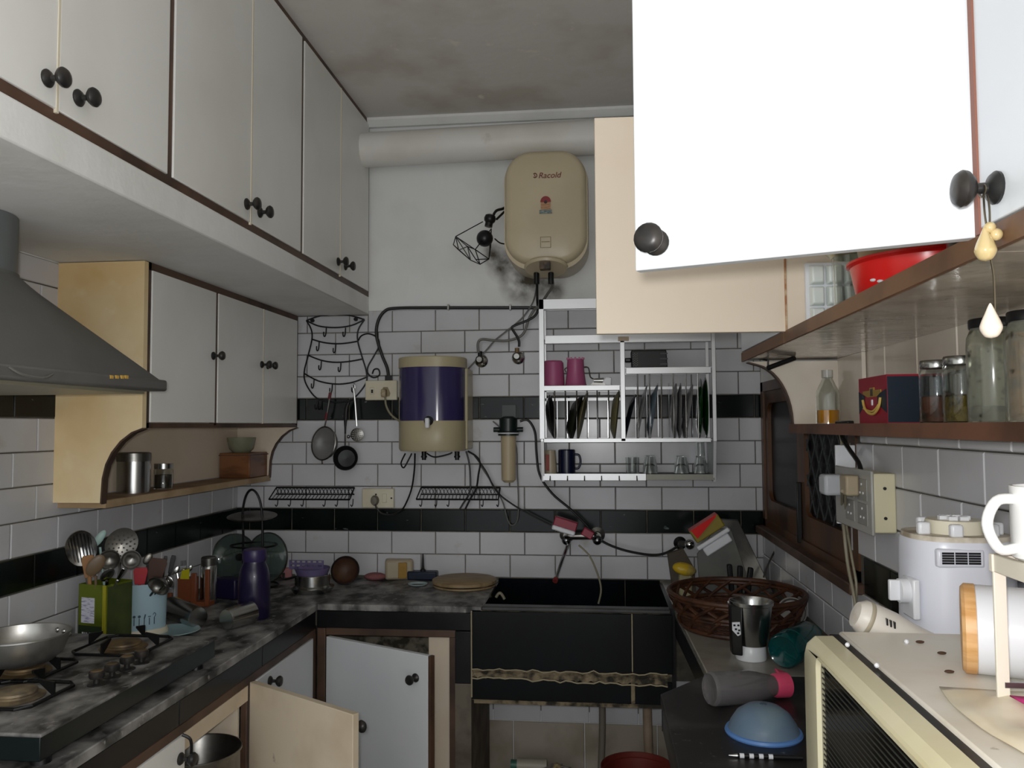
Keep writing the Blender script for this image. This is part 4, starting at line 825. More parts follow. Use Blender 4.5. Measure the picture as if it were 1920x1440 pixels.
# ------------------------------------------------------------------ gas hob and pot
HZ = .938; pf = P(398, 1195, Z=HZ); pn = P(100, 1370, Z=HZ)
gx1 = -1.100; gy1 = pf.y+.012; gy0 = pn.y-.02; gx0 = -1.60
t = T('gas_hob', 'dusty black gas hob with brass burners on the granite worktop', 'hob', ((gx0+gx1)/2, (gy0+gy1)/2, CT))
MB().box(gx0, gx1, gy0, gy1, HZ-.008, HZ).o('top_plate', granite, t, bev=.003)
MB().box(gx0+.006, gx1-.006, gy0+.006, gy1-.006, CT+.018, HZ-.008).o('body', mat('hob_side', '#101a1b', .3), t, bev=.002)
for x in (gx0+.05, gx1-.035):
    for y in (gy0+.05, gy1-.06): MB().lathe([(.02, 0), (.017, .02), (0, .02)], (x, y, CT), 12).o('foot', black_p, t)
for i, (px, py) in enumerate(((232, 1208), (28, 1300), (20, 1235))):
    c = P(px, py, Z=HZ+.01)
    if i == 2: c = V((-1.42, 1.90, HZ))
    c.z = HZ; bb = MB().lathe([(.060, 0), (.062, .003), (.046, .006), (.043, .010), (.046, .012), (.045, .017), (.030, .019), (0, .0195)], c, 30).o('burner', brass if i != 1 else mat('brass_pale', '#97876a', .5, .4, c2='#6d6150', sc=25), t)
    mb = MB(); s_ = .092 if i else .098; pr = [c+V((sx*s_, sy*s_, .008)) for sx, sy in ((-1, -1), (1, -1), (1, 1), (-1, 1))]; loop = []
    for k in range(4):
        p0, p1, p2 = pr[k-1], pr[k], pr[(k+1) % 4]; loop += [p1+(p0-p1)*.12, p1+(p2-p1)*.12]
    mb.tube(loop, .0042, 8, raw=True, closed=True).o('pan_support', blackm, t)
    for k in range(4):
        m_ = (pr[k]+pr[(k+1) % 4])/2; d_ = (c-m_); d_.z = 0; d_.normalize(); sd = V((-d_.y, d_.x, 0))
        MB().add([m_-sd*.003-d_*.003+V((0, 0, -.002)), m_+sd*.003-d_*.003+V((0, 0, -.002)), m_+sd*.003+d_*.035+V((0, 0, .030)), m_-sd*.003+d_*.035+V((0, 0, .030))]+[m_-sd*.003-d_*.003+V((0, 0, .030)), m_+sd*.003-d_*.003+V((0, 0, .030)), m_+sd*.003+d_*.035+V((0, 0, .036)), m_-sd*.003+d_*.035+V((0, 0, .036))], [(3, 2, 1, 0), (4, 5, 6, 7), (0, 1, 5, 4), (1, 2, 6, 5), (2, 3, 7, 6), (3, 0, 4, 7)]).o('prong', blackm, t)
kx = None
for px, py in ((181, 1276), (210, 1262), (238, 1247), (265, 1235)):
    c = P(px, py+8, Z=HZ); kb = MB().lathe([(.020, 0), (.020, .002), (.007, .004), (.007, .014), (.016, .016), (.0175, .020), (.0175, .030), (.015, .033), (0, .033)], c, 20).o('knob', knob_m, t)
    MB().lathe([(.0150, .0325), (.0125, .0345), (0, .0345)], c, 20).o('knob_cap', brass, kb)
kc = V((-1.402, 1.862, HZ+.030)); 
t = T('cooking_pot', 'round-bottomed aluminium cooking pot on the gas hob', 'pot', kc)
MB().lathe([(r_*.86, z_*.86) for r_, z_ in [(0, 0), (.05, .002), (.085, .012), (.108, .034), (.119, .060), (.123, .082), (.127, .084), (.127, .088), (.120, .087), (.116, .062), (.104, .038), (.082, .016), (.048, .006), (0, .004)]], kc, 44).o('body', alum_pot, t)
for g in (35, 60, 75): q = kc+V((.102*math.cos(R(g)), .102*math.sin(R(g)), .060)); MB().sph(q, .007, n=10, m=6).o('rivet', steel, t)
q = kc+V((-.02, -.102, .056)); MB().box(q.x-.03, q.x+.01, q.y-.002, q.y+.008, q.z-.012, q.z+.012).o('handle_bracket', black_p, t, bev=.003)

# ------------------------------------------------------------------ utensils and containers, left worktop
ct = CT+.0005
def on(px, py, z=ct): return P(px, py, Z=z)
q = on(196, 1224); vd = V((q.x, q.y, 0)).normalized(); dg = math.degrees(math.atan2(vd.y, vd.x))
s_ = .105; cc = q+vd*s_*.70; h = P(196, 1098, Y=q.y).z-ct
t = T('olive_oil_tin', 'green and gold oil tin with its top cut off, full of utensils', 'tin', (cc.x, cc.y, ct), RZ(dg-45))
tin = mat('tin_green', '#77852a', .3, .5, c2='#5e6b1c', sc=8, c3='#2b3a14', sc3=5, lo3=.55, hi3=.62); tk = .002; S2 = s_/2
wall = MB().box(-S2, S2, -S2, -S2+tk, 0, h).box(-S2, S2, S2-tk, S2, 0, h).box(-S2, -S2+tk, -S2, S2, 0, h).box(S2-tk, S2, -S2, S2, 0, h).box(-S2, S2, -S2, S2, 0, tk)
wall.o('tin_body', tin, t, loc=True)
MB().box(-S2-.0005, -S2+.003, -S2-.0005, -S2+.012, .0, h).o('gold_edge', mat('gold_print', '#c8c23a', .25, .6), t, loc=True)
lf = MB().box(-S2-.0012, -S2, -.010, .040, h*.42, h*.80).o('label_panel', mat('label_white', '#d5d5e2', .6, c2='#9a9ab5', sc=170, lo=.5, hi=.6, st=(.3, .3, 2)), t, loc=True)
MB().box(-S2-.0012, -S2, .002, .036, h*.12, h*.28).o('barcode', mat('barcode', '#c9c9cc', .6, c2='#3b3b40', sc=260, lo=.48, hi=.52, st=(1, 1, .02)), t, loc=True)
MB().box(-S2-.0008, -S2, -.04, .05, h*.02, h*.38).o('dark_band', mat('band_green', '#22301a', .4), t, loc=True)
MB().box(-.045, .050, -S2-.0008, -S2, 0, h*.97).o('side_print', mat('side_green', '#333d22', .35, c2='#4b5630', sc=7), t, loc=True)
TC = cc
q = on(268, 1196); hh = q+V((q.x, q.y, 0)).normalized()*.05; hh.z = ct; h2 = P(268, 1092, Y=hh.y).z-ct
t = T('cutlery_holder', 'pale blue enamel cutlery holder with printed cutlery on a cream foot', 'holder', hh, RZ(34))
bl = mat('pale_blue_enamel', '#9fb9c4', .35)
MB().lathe(shell([(.066, .02), (.068, h2*.9), (.069, h2)], .003), (0, 0, 0), 32, sx=1.05, sy=.72).o('body', bl, t, loc=True)
MB().lathe([(.072, 0), (.074, .01), (.070, .022), (0, .022)], (0, 0, 0), 32, sx=1.05, sy=.74).o('foot', mat('cream_foot', '#cfc8b4', .4), t, loc=True)
ink = mat('ink_grey', '#3f5562', .6)
for k in range(5):
    x = -.030+.015*k; y = -math.sqrt(max(0, 1-(x/(.069*1.05))**2))*.067*.72-.0012; mb = MB()
    mb.tube([(x, y, .040), (x, y, .062)], .0014, 4)
    if k < 2: mb.lathe([(.0045, -.0004), (.0045, .0006), (.0028, .0006), (.0028, -.0004)], (x, y, .068), 12, (0, -1, 0))
    elif k == 2: mb.tube([(x, y, .06), (x+.003, y, .074)], .002, 4)
    elif k == 3: mb.tube([(x-.004, y, .066), (x+.004, y, .066)], .0012, 4)
    else: mb.tube([(x-.004, y, .07), (x, y, .076), (x+.004, y, .07), (x, y, .062)], .0012, 4)
    mb.o('printed_icon', ink, t, loc=True)
HC = hh
def utensil(name, label, base, top_px, Yt, head, m, hm=None, hr=.004, cat='utensil'):
    """base: world point inside the holder; the head sits at the photo pixel top_px at depth Yt"""
    tp = P(*top_px, Y=Yt)
    for C_, zz_ in ((TC, .11), (HC, .085)):
        if (base-C_).length < .06 and (name in ('soup_ladle', 'steel_knife', 'scoop', 'serving_spoon') or 'front of the blue' in label): hz_ = V((tp.x-C_.x, tp.y-C_.y, 0)); base = V((C_.x, C_.y, ct+zz_+(.05 if tp.z < ct+.16 else 0))) - hz_*.25
    t = T(name, label, cat, base); ax = (tp-base).normalized()
    sd = ax.cross((tp-CAM).normalized()).normalized(); nn = sd.cross(ax)
    if nn.dot(CAM-tp) < 0: nn = -nn
    k, a, b = head; L = a
    MB().tube([base, base+(tp-base)*.5+nn*.004, tp-ax*L*.9], hr, 8).o('handle', hm or m, t)
    loc = lambda x, y, z: tp+sd*x+ax*y+nn*z
    if k == 'slot':
        hd_ = MB().lathe([(0, -.014), (b*.5, -.011), (b*.85, -.004), (b, .001), (b*.97, .004), (b*.8, -.001), (b*.5, -.008), (0, -.011)], tp, 32, nn, 1, 1)
        for p in hd_.v: w2 = p-tp; p += ax*(w2.dot(ax)*(L/b-1))
        hd_ = hd_.o('head', m, t, ang=60)
        for i in range(8):
            x = -b*.78+2*b*.78*(i+.5)/8; yy = L*.78*math.sqrt(max(.05, 1-(x/b)**2)); w_ = b/8*.30; dz = -.008*(1-(x/b)**2)
            MB().add([loc(x-w_, -yy, .001), loc(x+w_, -yy, .001), loc(x+w_, 0, dz), loc(x-w_, 0, dz), loc(x-w_, yy, .001), loc(x+w_, yy, .001)], [(0, 1, 2, 3), (3, 2, 5, 4)]).o('slot', blackm, hd_)
    elif k == 'disc':
        o = MB().lathe([(0, -.010), (b*.6, -.007), (b, 0), (b, .002), (b*.6, -.005), (0, -.008)], tp, 28, nn, 1, L/b); o = o.o('disc', m, t)
        mb = MB()
        for rr_, n_ in ((.0, 1), (.3, 6), (.55, 11), (.8, 16)):
            for i in range(n_): g = 2*math.pi*i/n_; c = tp+sd*math.cos(g)*rr_*b+ax*math.sin(g)*rr_*b; mb.cyl(c-nn*.009, c+nn*.0022, .0026, n=6)
        mb.o('hole', blackm, o)['kind'] = 'stuff'
    elif k == 'ladle': MB().lathe([(b, 0), (b*.95, -b*.3), (b*.6, -b*.65), (0, -b*.75), (0, -b*.7), (b*.55, -b*.6), (b*.88, -b*.28), (b*.94, 0), (b, 0)], tp, 24, nn).o('bowl', m, t)
    elif k == 'spoon': MB().sph(tp, b, 1, L/b, .22, 16, 8, nn).o('bowl', m, t)
    elif k == 'flat':
        pl = [(-b*.7, -L), (b*.7, -L), (b, L*.6), (b*.8, L), (-b*.8, L), (-b, L*.6)]
        MB().loft([[loc(x, y, -.002) for x, y in pl], [loc(x, y, .002) for x, y in pl]]).o('blade', m, t, bev=.0012)
    elif k == 'fork':
        MB().loft([[loc(x, y, -.001) for x, y in ((-b*.5, -L), (b*.5, -L), (b, -L*.1), (-b, -L*.1))], [loc(x, y, .001) for x, y in ((-b*.5, -L), (b*.5, -L), (b, -L*.1), (-b, -L*.1))]]).o('neck', m, t)
        for i in range(4): x = -b+2*b*(i+.5)/4; MB().tube([loc(x, -L*.1, 0), loc(x, L, .002)], .0012, 5).o('prong', m, t)
    return t
wood = mat('spatula_wood', '#9a6f46', .6); tint = mat('dull_tin', '#77756f', .35, .9); tb = V((TC.x, TC.y, ct+.006)); hb = V((HC.x, HC.y, ct+.006))
Yt = TC.y
utensil('slotted_turner', 'big slotted steel turner standing in the green oil tin', tb+V((-.02, 0, 0)), (152, 1028), Yt-.06, ('slot', .056, .044), steel, steel_d)
utensil('skimmer', 'big perforated steel skimmer standing in the green oil tin', tb+V((.02, .01, 0)), (228, 1020), Yt+.02, ('disc', .052, .046), tint)
utensil('wooden_spatula', 'brown wooden spatula standing in the green oil tin', tb+V((-.02, -.02, 0)), (166, 1062), Yt-.045, ('flat', .034, .018), wood, hr=.006)
utensil('round_spoon', 'rounded dark spatula beside the wooden one in the oil tin', tb+V((-.005, -.03, 0)), (179, 1060), Yt-.055, ('spoon', .036, .022), mat('bronze_brown', '#6d5a44', .4))
utensil('pale_whisk', 'pale green looped plastic spoon behind the slotted turner', tb+V((0, .03, 0)), (186, 1010), Yt+.03, ('spoon', .030, .012), mat('mint_plastic', '#a4c3bd', .4))
utensil('soup_ladle', 'dark steel ladle hanging over the rim of the oil tin', tb+V((.02, -.01, 0)), (205, 1050), Yt-.02, ('ladle', .03, .032), tint)
utensil('soup_ladle', 'steel ladle with bright rim leaning out of the oil tin toward the blue holder', tb+V((.03, .01, 0)), (246, 1050), Yt+.01, ('ladle', .03, .030), steel_d)
utensil('serving_spoon', 'steel serving spoon at the front of the oil tin', tb+V((.01, -.035, 0)), (201, 1078), Yt-.06, ('spoon', .03, .017), steel)
utensil('steel_knife', 'bright steel spatula leaning at the oil tin corner', tb+V((.02, -.035, 0)), (226, 1077), Yt-.05, ('flat', .028, .006), chrome)
Yh = HC.y
utensil('red_scraper', 'red plastic scraper standing in the blue cutlery holder', hb+V((-.02, -.01, 0)), (263, 1080), Yh-.02, ('flat', .028, .022), mat('scraper_red', '#b3343d', .4))
utensil('brown_spatula', 'dark brown wooden spatula in the blue cutlery holder', hb+V((.0, .01, 0)), (294, 1068), Yh+.0, ('flat', .038, .028), mat('dark_spatula', '#4d362c', .5))
utensil('scoop', 'large steel scoop drooping over the front of the blue cutlery holder', hb+V((.01, -.02, 0)), (296, 1100), Yh-.05, ('ladle', .04, .036), steel_d)
utensil('table_spoon', 'bright steel spoon in front of the blue cutlery holder handles', hb+V((.03, -.01, 0)), (318, 1092), Yh-.03, ('spoon', .022, .014), chrome)
utensil('table_spoon', 'steel spoon leaning back behind the red scraper', hb+V((-.01, .02, 0)), (277, 1048), Yh+.03, ('spoon', .02, .013), tint)
utensil('black_knife', 'black-handled knife sticking up from the blue holder', hb+V((.035, .02, 0)), (322, 1058), Yh+.03, ('flat', .030, .008), black_p)
utensil('black_knife', 'slim black-handled knife beside the thicker one', hb+V((.03, .02, 0)), (309, 1056), Yh+.035, ('flat', .024, .006), black_p)

q = on(352, 1138); 
t = T('salt_stand', 'orange plastic cruet stand holding cutlery and a steel flask', 'stand', q)
orng = mat('terracotta_plastic', '#7c4429', .45); fy_ = q.y
def bx(px0, px1, py0, py1, Y, d, nm, m, par, bev=.002):
    a, b = P(px0, py0, Y=Y), P(px1, py1, Y=Y); return MB().box(a.x, b.x, Y, Y+d, b.z, a.z).o(nm, m, par, bev=bev)
bx(333, 360, 1084, 1128, fy_, .05, 'cup', orng, t); bx(358, 366, 1075, 1135, fy_-.005, .012, 'post', orng, t); bx(384, 391, 1068, 1136, fy_-.005, .012, 'post', orng, t); bx(314, 321, 1112, 1138, fy_-.005, .012, 'post', orng, t); bx(318, 391, 1128, 1138, fy_, .05, 'base', orng, t)
zb_ = P(352, 1138, Y=fy_).z
fb = P(345, 1130, Y=fy_+.025)
utensil('fork', 'steel fork upright in the orange cruet stand', fb, (344, 1060), fy_+.025, ('fork', .018, .011), chrome)
utensil('table_spoon', 'steel spoon upright beside the fork in the orange stand', fb+V((.008, .006, 0)), (356, 1066), fy_+.03, ('spoon', .014, .009), steel)
utensil('table_spoon', 'steel spoon leaning between the fork and the black knives', fb+V((-.01, .006, 0)), (331, 1068), fy_+.03, ('spoon', .016, .010), steel)
a, b = P(338, 1070, Y=fy_-.004), P(354, 1086, Y=fy_-.004); MB().add([(a.x, a.y, b.z), (b.x, a.y, b.z), (b.x+.002, a.y-.001, a.z+.008), (a.x+.006, a.y-.001, a.z)]+[(a.x, a.y+.002, b.z), (b.x, a.y+.002, b.z), (b.x+.002, a.y+.001, a.z+.008), (a.x+.006, a.y+.001, a.z)], [(0, 1, 2, 3), (7, 6, 5, 4), (0, 4, 5, 1), (1, 5, 6, 2), (2, 6, 7, 3), (3, 7, 4, 0)]).o('yellow_tag', mat('tag_yellow', '#c5bd1e', .5), label='yellow paper tag sticking out of the orange cruet stand', cat='tag')
a, b = P(369, 1128, Y=fy_+.03), P(399, 1046, Y=fy_+.03); r_ = (b.x-a.x)/2; cx = (a.x+b.x)/2
t = T('steel_flask', 'slim steel flask standing in the orange cruet stand', 'flask', (cx, fy_+.04, a.z))
MB().lathe([(0, 0), (r_, 0), (r_, (b.z-a.z)*.78), (r_*.85, (b.z-a.z)*.82), (0, (b.z-a.z)*.82)], (cx, fy_+.06, a.z), 26).o('body', steel, t); MB().lathe([(r_*.92, (b.z-a.z)*.80), (r_*.94, (b.z-a.z)*.97), (r_*.8, b.z-a.z), (0, b.z-a.z)], (cx, fy_+.06, a.z), 26).o('cap', steel_d, t)

def tumbler(label, pxa, pxb, r0, r1, name='steel_tumbler'):
    a = on(*pxa, ct+r0); b = on(*pxb, ct+r1); d = b-a; L = d.length
    return MB().lathe([(0, 0), (r0*.93, 0), (r0, .006), (r1*1.02, L-.004), (r1*1.04, L), (r1*.98, L), (r0*.95, .008), (0, .006)], a, 32, d).o(name, steel, label=label, cat='tumbler', group='steel tumblers lying on the worktop')
tumbler('steel tumbler lying on its side in front of the orange stand', (372, 1158), (322, 1140), .035, .039)
tumbler('steel tumbler lying on its side against the purple bottle', (424, 1162), (470, 1148), .035, .038)
MB().lathe([(0, .0), (.06, .0), (.085, .008), (.083, .010), (.058, .004), (0, .004)], on(325, 1186), 32).o('saucer', mat('pale_blue_plate', '#8fa9ad', .35), label='pale blue saucer lying behind the gas hob', cat='plate')

q = on(477, 1162); zt_ = P(477, 1032, Y=q.y).z-ct; r_ = (P(506, 1120, Y=q.y).x-P(447, 1120, Y=q.y).x)/2*.95
t = T('purple_bottle', 'dark purple plastic water bottle standing on the granite corner', 'bottle', q+V((-.015, .03, 0)))
MB().lathe([(0, 0), (r_*.95, 0), (r_, .006), (r_, zt_*.52), (r_*.97, zt_*.62), (r_*.86, zt_*.72), (r_*.72, zt_*.80), (r_*.70, zt_*.83), (0, zt_*.83)], WM[t].translation, 36).o('body', purple, t)
MB().lathe([(r_*.72, zt_*.83), (r_*.76, zt_*.86), (r_*.76, zt_*.96), (r_*.70, zt_), (0, zt_)], WM[t].translation, 36).o('cap', mat('purple_cap', '#322850', .35), t)
q = on(425, 1124); MB().box(q.x-.055, q.x+.05, q.y, q.y+.07, ct, P(425, 1086, Y=q.y).z, RZ(-15)).o('purple_box', mat('deep_purple', '#1d1738', .4), label='dark purple plastic box behind the purple bottle', cat='box', bev=.006)

# stand in the corner with the glass lids
sy = 3.36; sc_ = P(473, 1090, Y=sy); sx_ = sc_.x
t = T('lid_stand', 'black wire stand with tall hoop handle holding pot lids in the corner', 'stand', (sx_, sy, ct))
MB().tube([P(456, 1000, Y=sy), P(455, 960, Y=sy), P(461, 930, Y=sy), P(472, 918, Y=sy), P(484, 930, Y=sy), P(491, 960, Y=sy), P(492, 1010, Y=sy), P(493, 1085, Y=sy)], .005, 8).o('hoop', blackm, t)
MB().tube([P(456, 1000, Y=sy), P(456, 1085, Y=sy)], .005, 8).o('leg', blackm, t)
q = P(476, 1022, Y=sy); MB().tube([q+V((.096*math.cos(R(g)), .085*math.sin(R(g)), 0)) for g in range(0, 360, 15)], .0042, 6, closed=True).o('ring', blackm, t)
q = V((sx_, sy, ct+.006)); MB().tube([q+V((.11*math.cos(R(g)), .09*math.sin(R(g)), 0)) for g in range(0, 360, 15)], .0042, 6, closed=True).o('base_ring', blackm, t)
q = P(473, 971, Y=sy); MB().lathe([(0, .0), (.06, .002), (.10, .010), (.104, .012), (.098, .014), (.05, .006), (0, .004)], q-V((0, 0, .004)), 36, (.03, -.12, 1)).o('steel_plate', steel_d, label='shallow steel plate lying on top of the wire lid stand', cat='plate')
lidg = mat('smoky_glass', '#8fa39b', .05, tr=.85)
for px, py, r_, axx, lb in ((440, 1025, .105, (.75, -.6, .15), 'smoky glass pot lid leaning on the wall side of the lid stand'), (500, 1022, .108, (-.25, -.95, .12), 'smoky glass pot lid leaning on the window side of the lid stand')):
    q = P(px, py, Y=3.43); q.z = ct+r_+.004; t = T('pot_lid', lb, 'lid', (q.x, q.y, ct)); axx = V(axx).normalized()
    MB().lathe([(0, .030), (r_*.4, .027), (r_*.8, .012), (r_*.97, 0), (r_*.97, -.003), (r_*.8, .008), (r_*.4, .023), (0, .026)], q, 36, axx).o('glass_dome', lidg, t)
    MB().lathe([(r_*.96, -.004), (r_, -.004), (r_, .003), (r_*.96, .003), (r_*.96, -.004)], q, 36, axx).o('steel_rim', steel_d, t)
    MB().lathe([(.005, .026), (.005, .036), (.016, .040), (.016, .048), (0, .050)], q, 16, axx).o('knob', black_p, t)

# ------------------------------------------------------------------ back worktop objects
q = on(574, 1116); q.y += .07; r0 = .088
t = T('steel_dabba', 'low steel container with flared rim carrying a lilac strainer basket', 'container', (q.x, q.y, ct))
MB().lathe([(0, 0), (r0*.85, 0), (r0, .018), (r0*1.02, .022), (r0*.9, .024), (r0*.80, .030), (r0*.80, .070), (r0*.78, .072), (0, .072)], (q.x, q.y, ct), 40).o('body', steel, t)
MB().tube([(q.x-r0*.8, q.y, ct+.06), (q.x-r0-.03, q.y, ct+.05), (q.x-r0-.035, q.y, ct+.075)], .005, 8).o('handle', black_p, t)
z0 = ct+.0725; t = T('lilac_basket', 'lilac plastic basket with cut-out row sitting on the steel container', 'basket', (q.x, q.y, z0))
MB().lathe(shell([(.062, 0), (.070, .02), (.072, .026)], .003), (q.x, q.y, z0), 32).o('bowl', lilac, t)
a, b = P(544, 1050, Y=q.y+.02), P(605, 1050, Y=q.y+.02); mb = MB(); zz = [z0+.02, z0+.034, z0+.042, z0+.054, z0+.062, a.z]
for i in range(0, 6, 2): pass
for z_0, z_1 in ((z0+.015, z0+.026), (z0+.034, z0+.042), (z0+.050, a.z)): mb.box(a.x, b.x, q.y+.018, q.y+.022, z_0, z_1)
for k in range(7): x = a.x+(b.x-a.x)*k/6; mb.box(x-.004, x+.004, q.y+.0182, q.y+.0218, z0+.015, a.z)
mb.o('pierced_back', lilac, t)
q = on(534, 1086); q.y += .02; MB().box(q.x-.022, q.x+.024, q.y-.012, q.y+.012, ct, ct+.048, RZ(12)).o('pink_dish', mat('salmon_plastic', '#b87a7c', .45), label='small salmon pink soap cup beside the lilac basket', cat='cup', bev=.008)
q = on(640, 1100); q.y += .05; r_ = .062; axx = V((.12, -.93, .32)).normalized(); c = V((q.x, q.y, ct+r_*.97))
t = T('clay_bowl', 'dark round clay bowl tipped on edge showing its brown inside', 'bowl', (q.x, q.y, ct))
MB().lathe([(0, -.06), (r_*.5, -.055), (r_*.9, -.03), (r_, 0), (r_*.93, .003), (r_*.88, -.002)], c, 36, axx, cap=False).o('outside', mat('burnt_clay', '#1d1a1a', .5, c2='#2b2526', sc=9), t)
MB().lathe([(r_*.9, 0), (r_*.80, -.025), (r_*.45, -.045), (0, -.05)], c, 36, axx, cap=False).o('inside', mat('brown_clay', '#4a3024', .55, c2='#5d4630', sc=7), t)
q = on(700, 1090); q.y += .03; MB().sph(V((q.x, q.y, ct+.016)), .05, 1, .7, .34, 20, 10).o('pink_sponge', mat('dull_pink', '#8a5657', .8, bump=.6, bsc=80), label='flattened dull pink bath sponge beside the clay bowl', cat='sponge')
q = on(748, 1092); q.y += .05; a, b = P(718, 1055, Y=q.y), P(770, 1049, Y=q.y); zt_ = P(748, 1050, Y=q.y).z
t = T('sandwich_box', 'cream plastic box on its side with a yellow scourer inside', 'box', (q.x, q.y, ct))
MB().box(a.x, b.x, q.y, q.y+.09, ct, zt_, RZ(14)).o('shell', mat('cream_plastic', '#a89c84', .4), t, bev=.012)
MB().box(q.x-.018, q.x+.020, q.y-.007, q.y+.03, ct+.008, zt_-.012, RZ(14)).o('yellow_scourer', mat('mustard', '#a3803f', .8, bump=.5, bsc=120), t, bev=.003)
q = on(790, 1090); q.y += .04; a, b = P(765, 1070, Y=q.y), P(820, 1070, Y=q.y)
t = T('pin_holder', 'dark blue flat holder with a black spike rising from it', 'holder', (q.x, q.y, ct))
MB().box(a.x, b.x, q.y-.02, q.y+.03, ct, a.z).o('tray', mat('navy_plastic', '#1a2236', .35), t, bev=.006)
MB().lathe([(.014, 0), (.012, .006), (.006, .012), (.0045, .05), (.003, .075), (0, .076)], (P(793, 1070, Y=q.y).x, q.y, a.z), 14).o('spike', black_p, t)
q = on(782, 1098); MB().lathe([(.032, 0), (.040, .003), (.042, .007), (.038, .007), (.030, .004), (.030, 0), (.032, 0)], V((q.x, q.y+.015, ct)), 32).o('ring_lid', mat('pale_teal', '#a9bdbd', .35), label='pale ring-shaped jar lid lying before the dark blue holder', cat='lid')
q = on(864, 1106); r_ = (P(924, 1095, Y=q.y+.1).x-P(805, 1095, Y=q.y+.1).x)/2; wd_ = mat('chakla_wood', '#9c8663', .55, c2='#846f4f', sc=12, st=(1, 6, 1))
c = V((q.x, min(q.y+r_*.9, YB-.01-r_), ct)); t = T('rolling_board', 'round pale wooden rolling board beside the sink', 'board', c)
MB().lathe([(0, .012), (r_*.92, .012), (r_, .015), (r_, .026), (r_*.97, .029), (0, .030)], c, 44).o('disc', wd_, t)
for g in (90, 210, 330): MB().lathe([(.02, 0), (.02, .013), (0, .013)], c+V((r_*.75*math.cos(R(g)), r_*.75*math.sin(R(g)), 0)), 12).o('foot', wd_, t)
MB().lathe([(r_*.90, .002), (r_*.98, .002), (r_*.98, .009), (r_*.90, .009), (r_*.90, .002)], c, 44).o('foot_ring', wd_, t)

# ------------------------------------------------------------------ jars and box on the right shelf
SZ = 1.5405
def shelf_at(px, X): q = P(px, 790, X=X); return V((X, q.y, SZ))
c = shelf_at(1553, .620); h = P(1553, 694, Y=c.y).z-SZ; r_ = .0315
t = T('oil_bottle', 'clear glass bottle a quarter full of amber oil', 'bottle', c)
MB().lathe(shell([(r_, 0), (r_, h*.52), (r_*.9, h*.62), (r_*.55, h*.78), (r_*.42, h*.84), (r_*.42, h*.90)], .002), c, 32).o('glass_body', glass, t)
MB().lathe([(0, .003), (r_-.003, .003), (r_-.003, h*.26), (0, h*.26)], c, 32).o('oil', mat('amber_oil', '#f0a010', .1, tr=.2), t)
MB().lathe([(r_*.46, h*.86), (r_*.46, h), (0, h)], c, 24).o('cap', mat('clear_cap', '#d8d8d2', .25, tr=.5), t)
y0, y1, z1 = 1.70, 1.875, SZ+P(1640, 703, Y=1.70).z-SZ
t = T('gift_box', 'navy and red gift carton with gold crest on the jar shelf', 'box', (.63, 1.78, SZ))
MB().box(.578, .688, y0, y1, SZ, z1).o('carton', mat('navy_card', '#0f1f2e', .5), t, bev=.001)
rd = mat('crimson_card', '#8e1428', .45); wx = .5772; H_ = z1-SZ
o = MB().add([(wx, y0, SZ), (wx, y1, SZ), (wx, y1, z1), (wx, y0, z1), (wx+.001, y0, SZ), (wx+.001, y1, SZ), (wx+.001, y1, z1), (wx+.001, y0, z1)], [(0, 1, 2, 3), (7, 6, 5, 4), (0, 4, 5, 1), (1, 5, 6, 2), (2, 6, 7, 3), (3, 7, 4, 0)]).o('red_panel', rd, t)
MB().box(.577, .688, y0-.001, y1, z1-.003, z1+.001).o('red_edge', rd, t)
MB().box(.578, .688, y0-.0012, y0, SZ, SZ+.003).o('red_edge', rd, t)
gd = mat('gold_foil', '#b8963f', .35, .6); ym = (y0+y1)/2
for sg in (0, 1):
    ya_, yb_ = (y0, y0+.055) if sg == 0 else (y1-.04, y1); yc_ = y0 if sg == 0 else y1
    MB().add([(wx-.0006, yc_, SZ+H_*.22), (wx-.0006, ya_ if sg else yb_, SZ+H_*.42), (wx-.0006, ya_ if sg else yb_, SZ+H_*.62), (wx-.0006, yc_, SZ+H_*.72)], [(0, 1, 2, 3)]).o('navy_notch', MATS['navy_card'], o)
def gq(pts, nm, dz=0): MB().add([(wx-.0012-dz, ym+y, SZ+H_*z) for y, z in pts]+[(wx-.0002, ym+y, SZ+H_*z) for y, z in pts], [tuple(range(len(pts))), tuple(range(2*len(pts)-1, len(pts)-1, -1))]+[(i, (i+1) % len(pts), len(pts)+(i+1) % len(pts), len(pts)+i) for i in range(len(pts))]).o(nm, gd, o)
gq([(-.055, .66), (-.03, .58), (-.012, .58), (.012, .58), (.03, .58), (.058, .66), (.058, .72), (.014, .72), (.014, .78), (-.014, .78), (-.014, .72), (-.055, .72)], 'gold_crest')
MB().box(wx-.0018, wx, ym-.008, ym+.008, SZ+H_*.6, SZ+H_*.75).o('crest_shield', mat('shield_dark', '#3a2f1c', .4), o)
MB().tube([(wx-.002, ym-.055, SZ+H_*.55), (wx-.004, ym-.05, SZ+H_*.36), (wx-.004, ym-.02, SZ+H_*.22), (wx-.004, ym+.015, SZ+H_*.24), (wx-.004, ym+.04, SZ+H_*.36), (wx-.002, ym+.056, SZ+H_*.52)], .0028, 6).tube([(wx-.003, ym-.045, SZ+H_*.40), (wx-.004, ym-.01, SZ+H_*.27), (wx-.003, ym+.05, SZ+H_*.34)], .0022, 6).o('gold_ribbon', mat('gold_cord', '#c9aa5a', .5), o)
MB().box(wx-.0016, wx, ym-.003, ym+.004, SZ+H_*.40, SZ+H_*.52).o('white_mark', white_p, o)
pick = mat('pickle_brown', '#5a2c12', .6, c2='#2c1a10', sc=40); pick2 = mat('pickle_yellow', '#6e5a14', .6, c2='#2f2a10', sc=45, bump=.8, bsc=60); herb = mat('dried_herb', '#23261a', .9, c2='#4b4a38', sc=60)
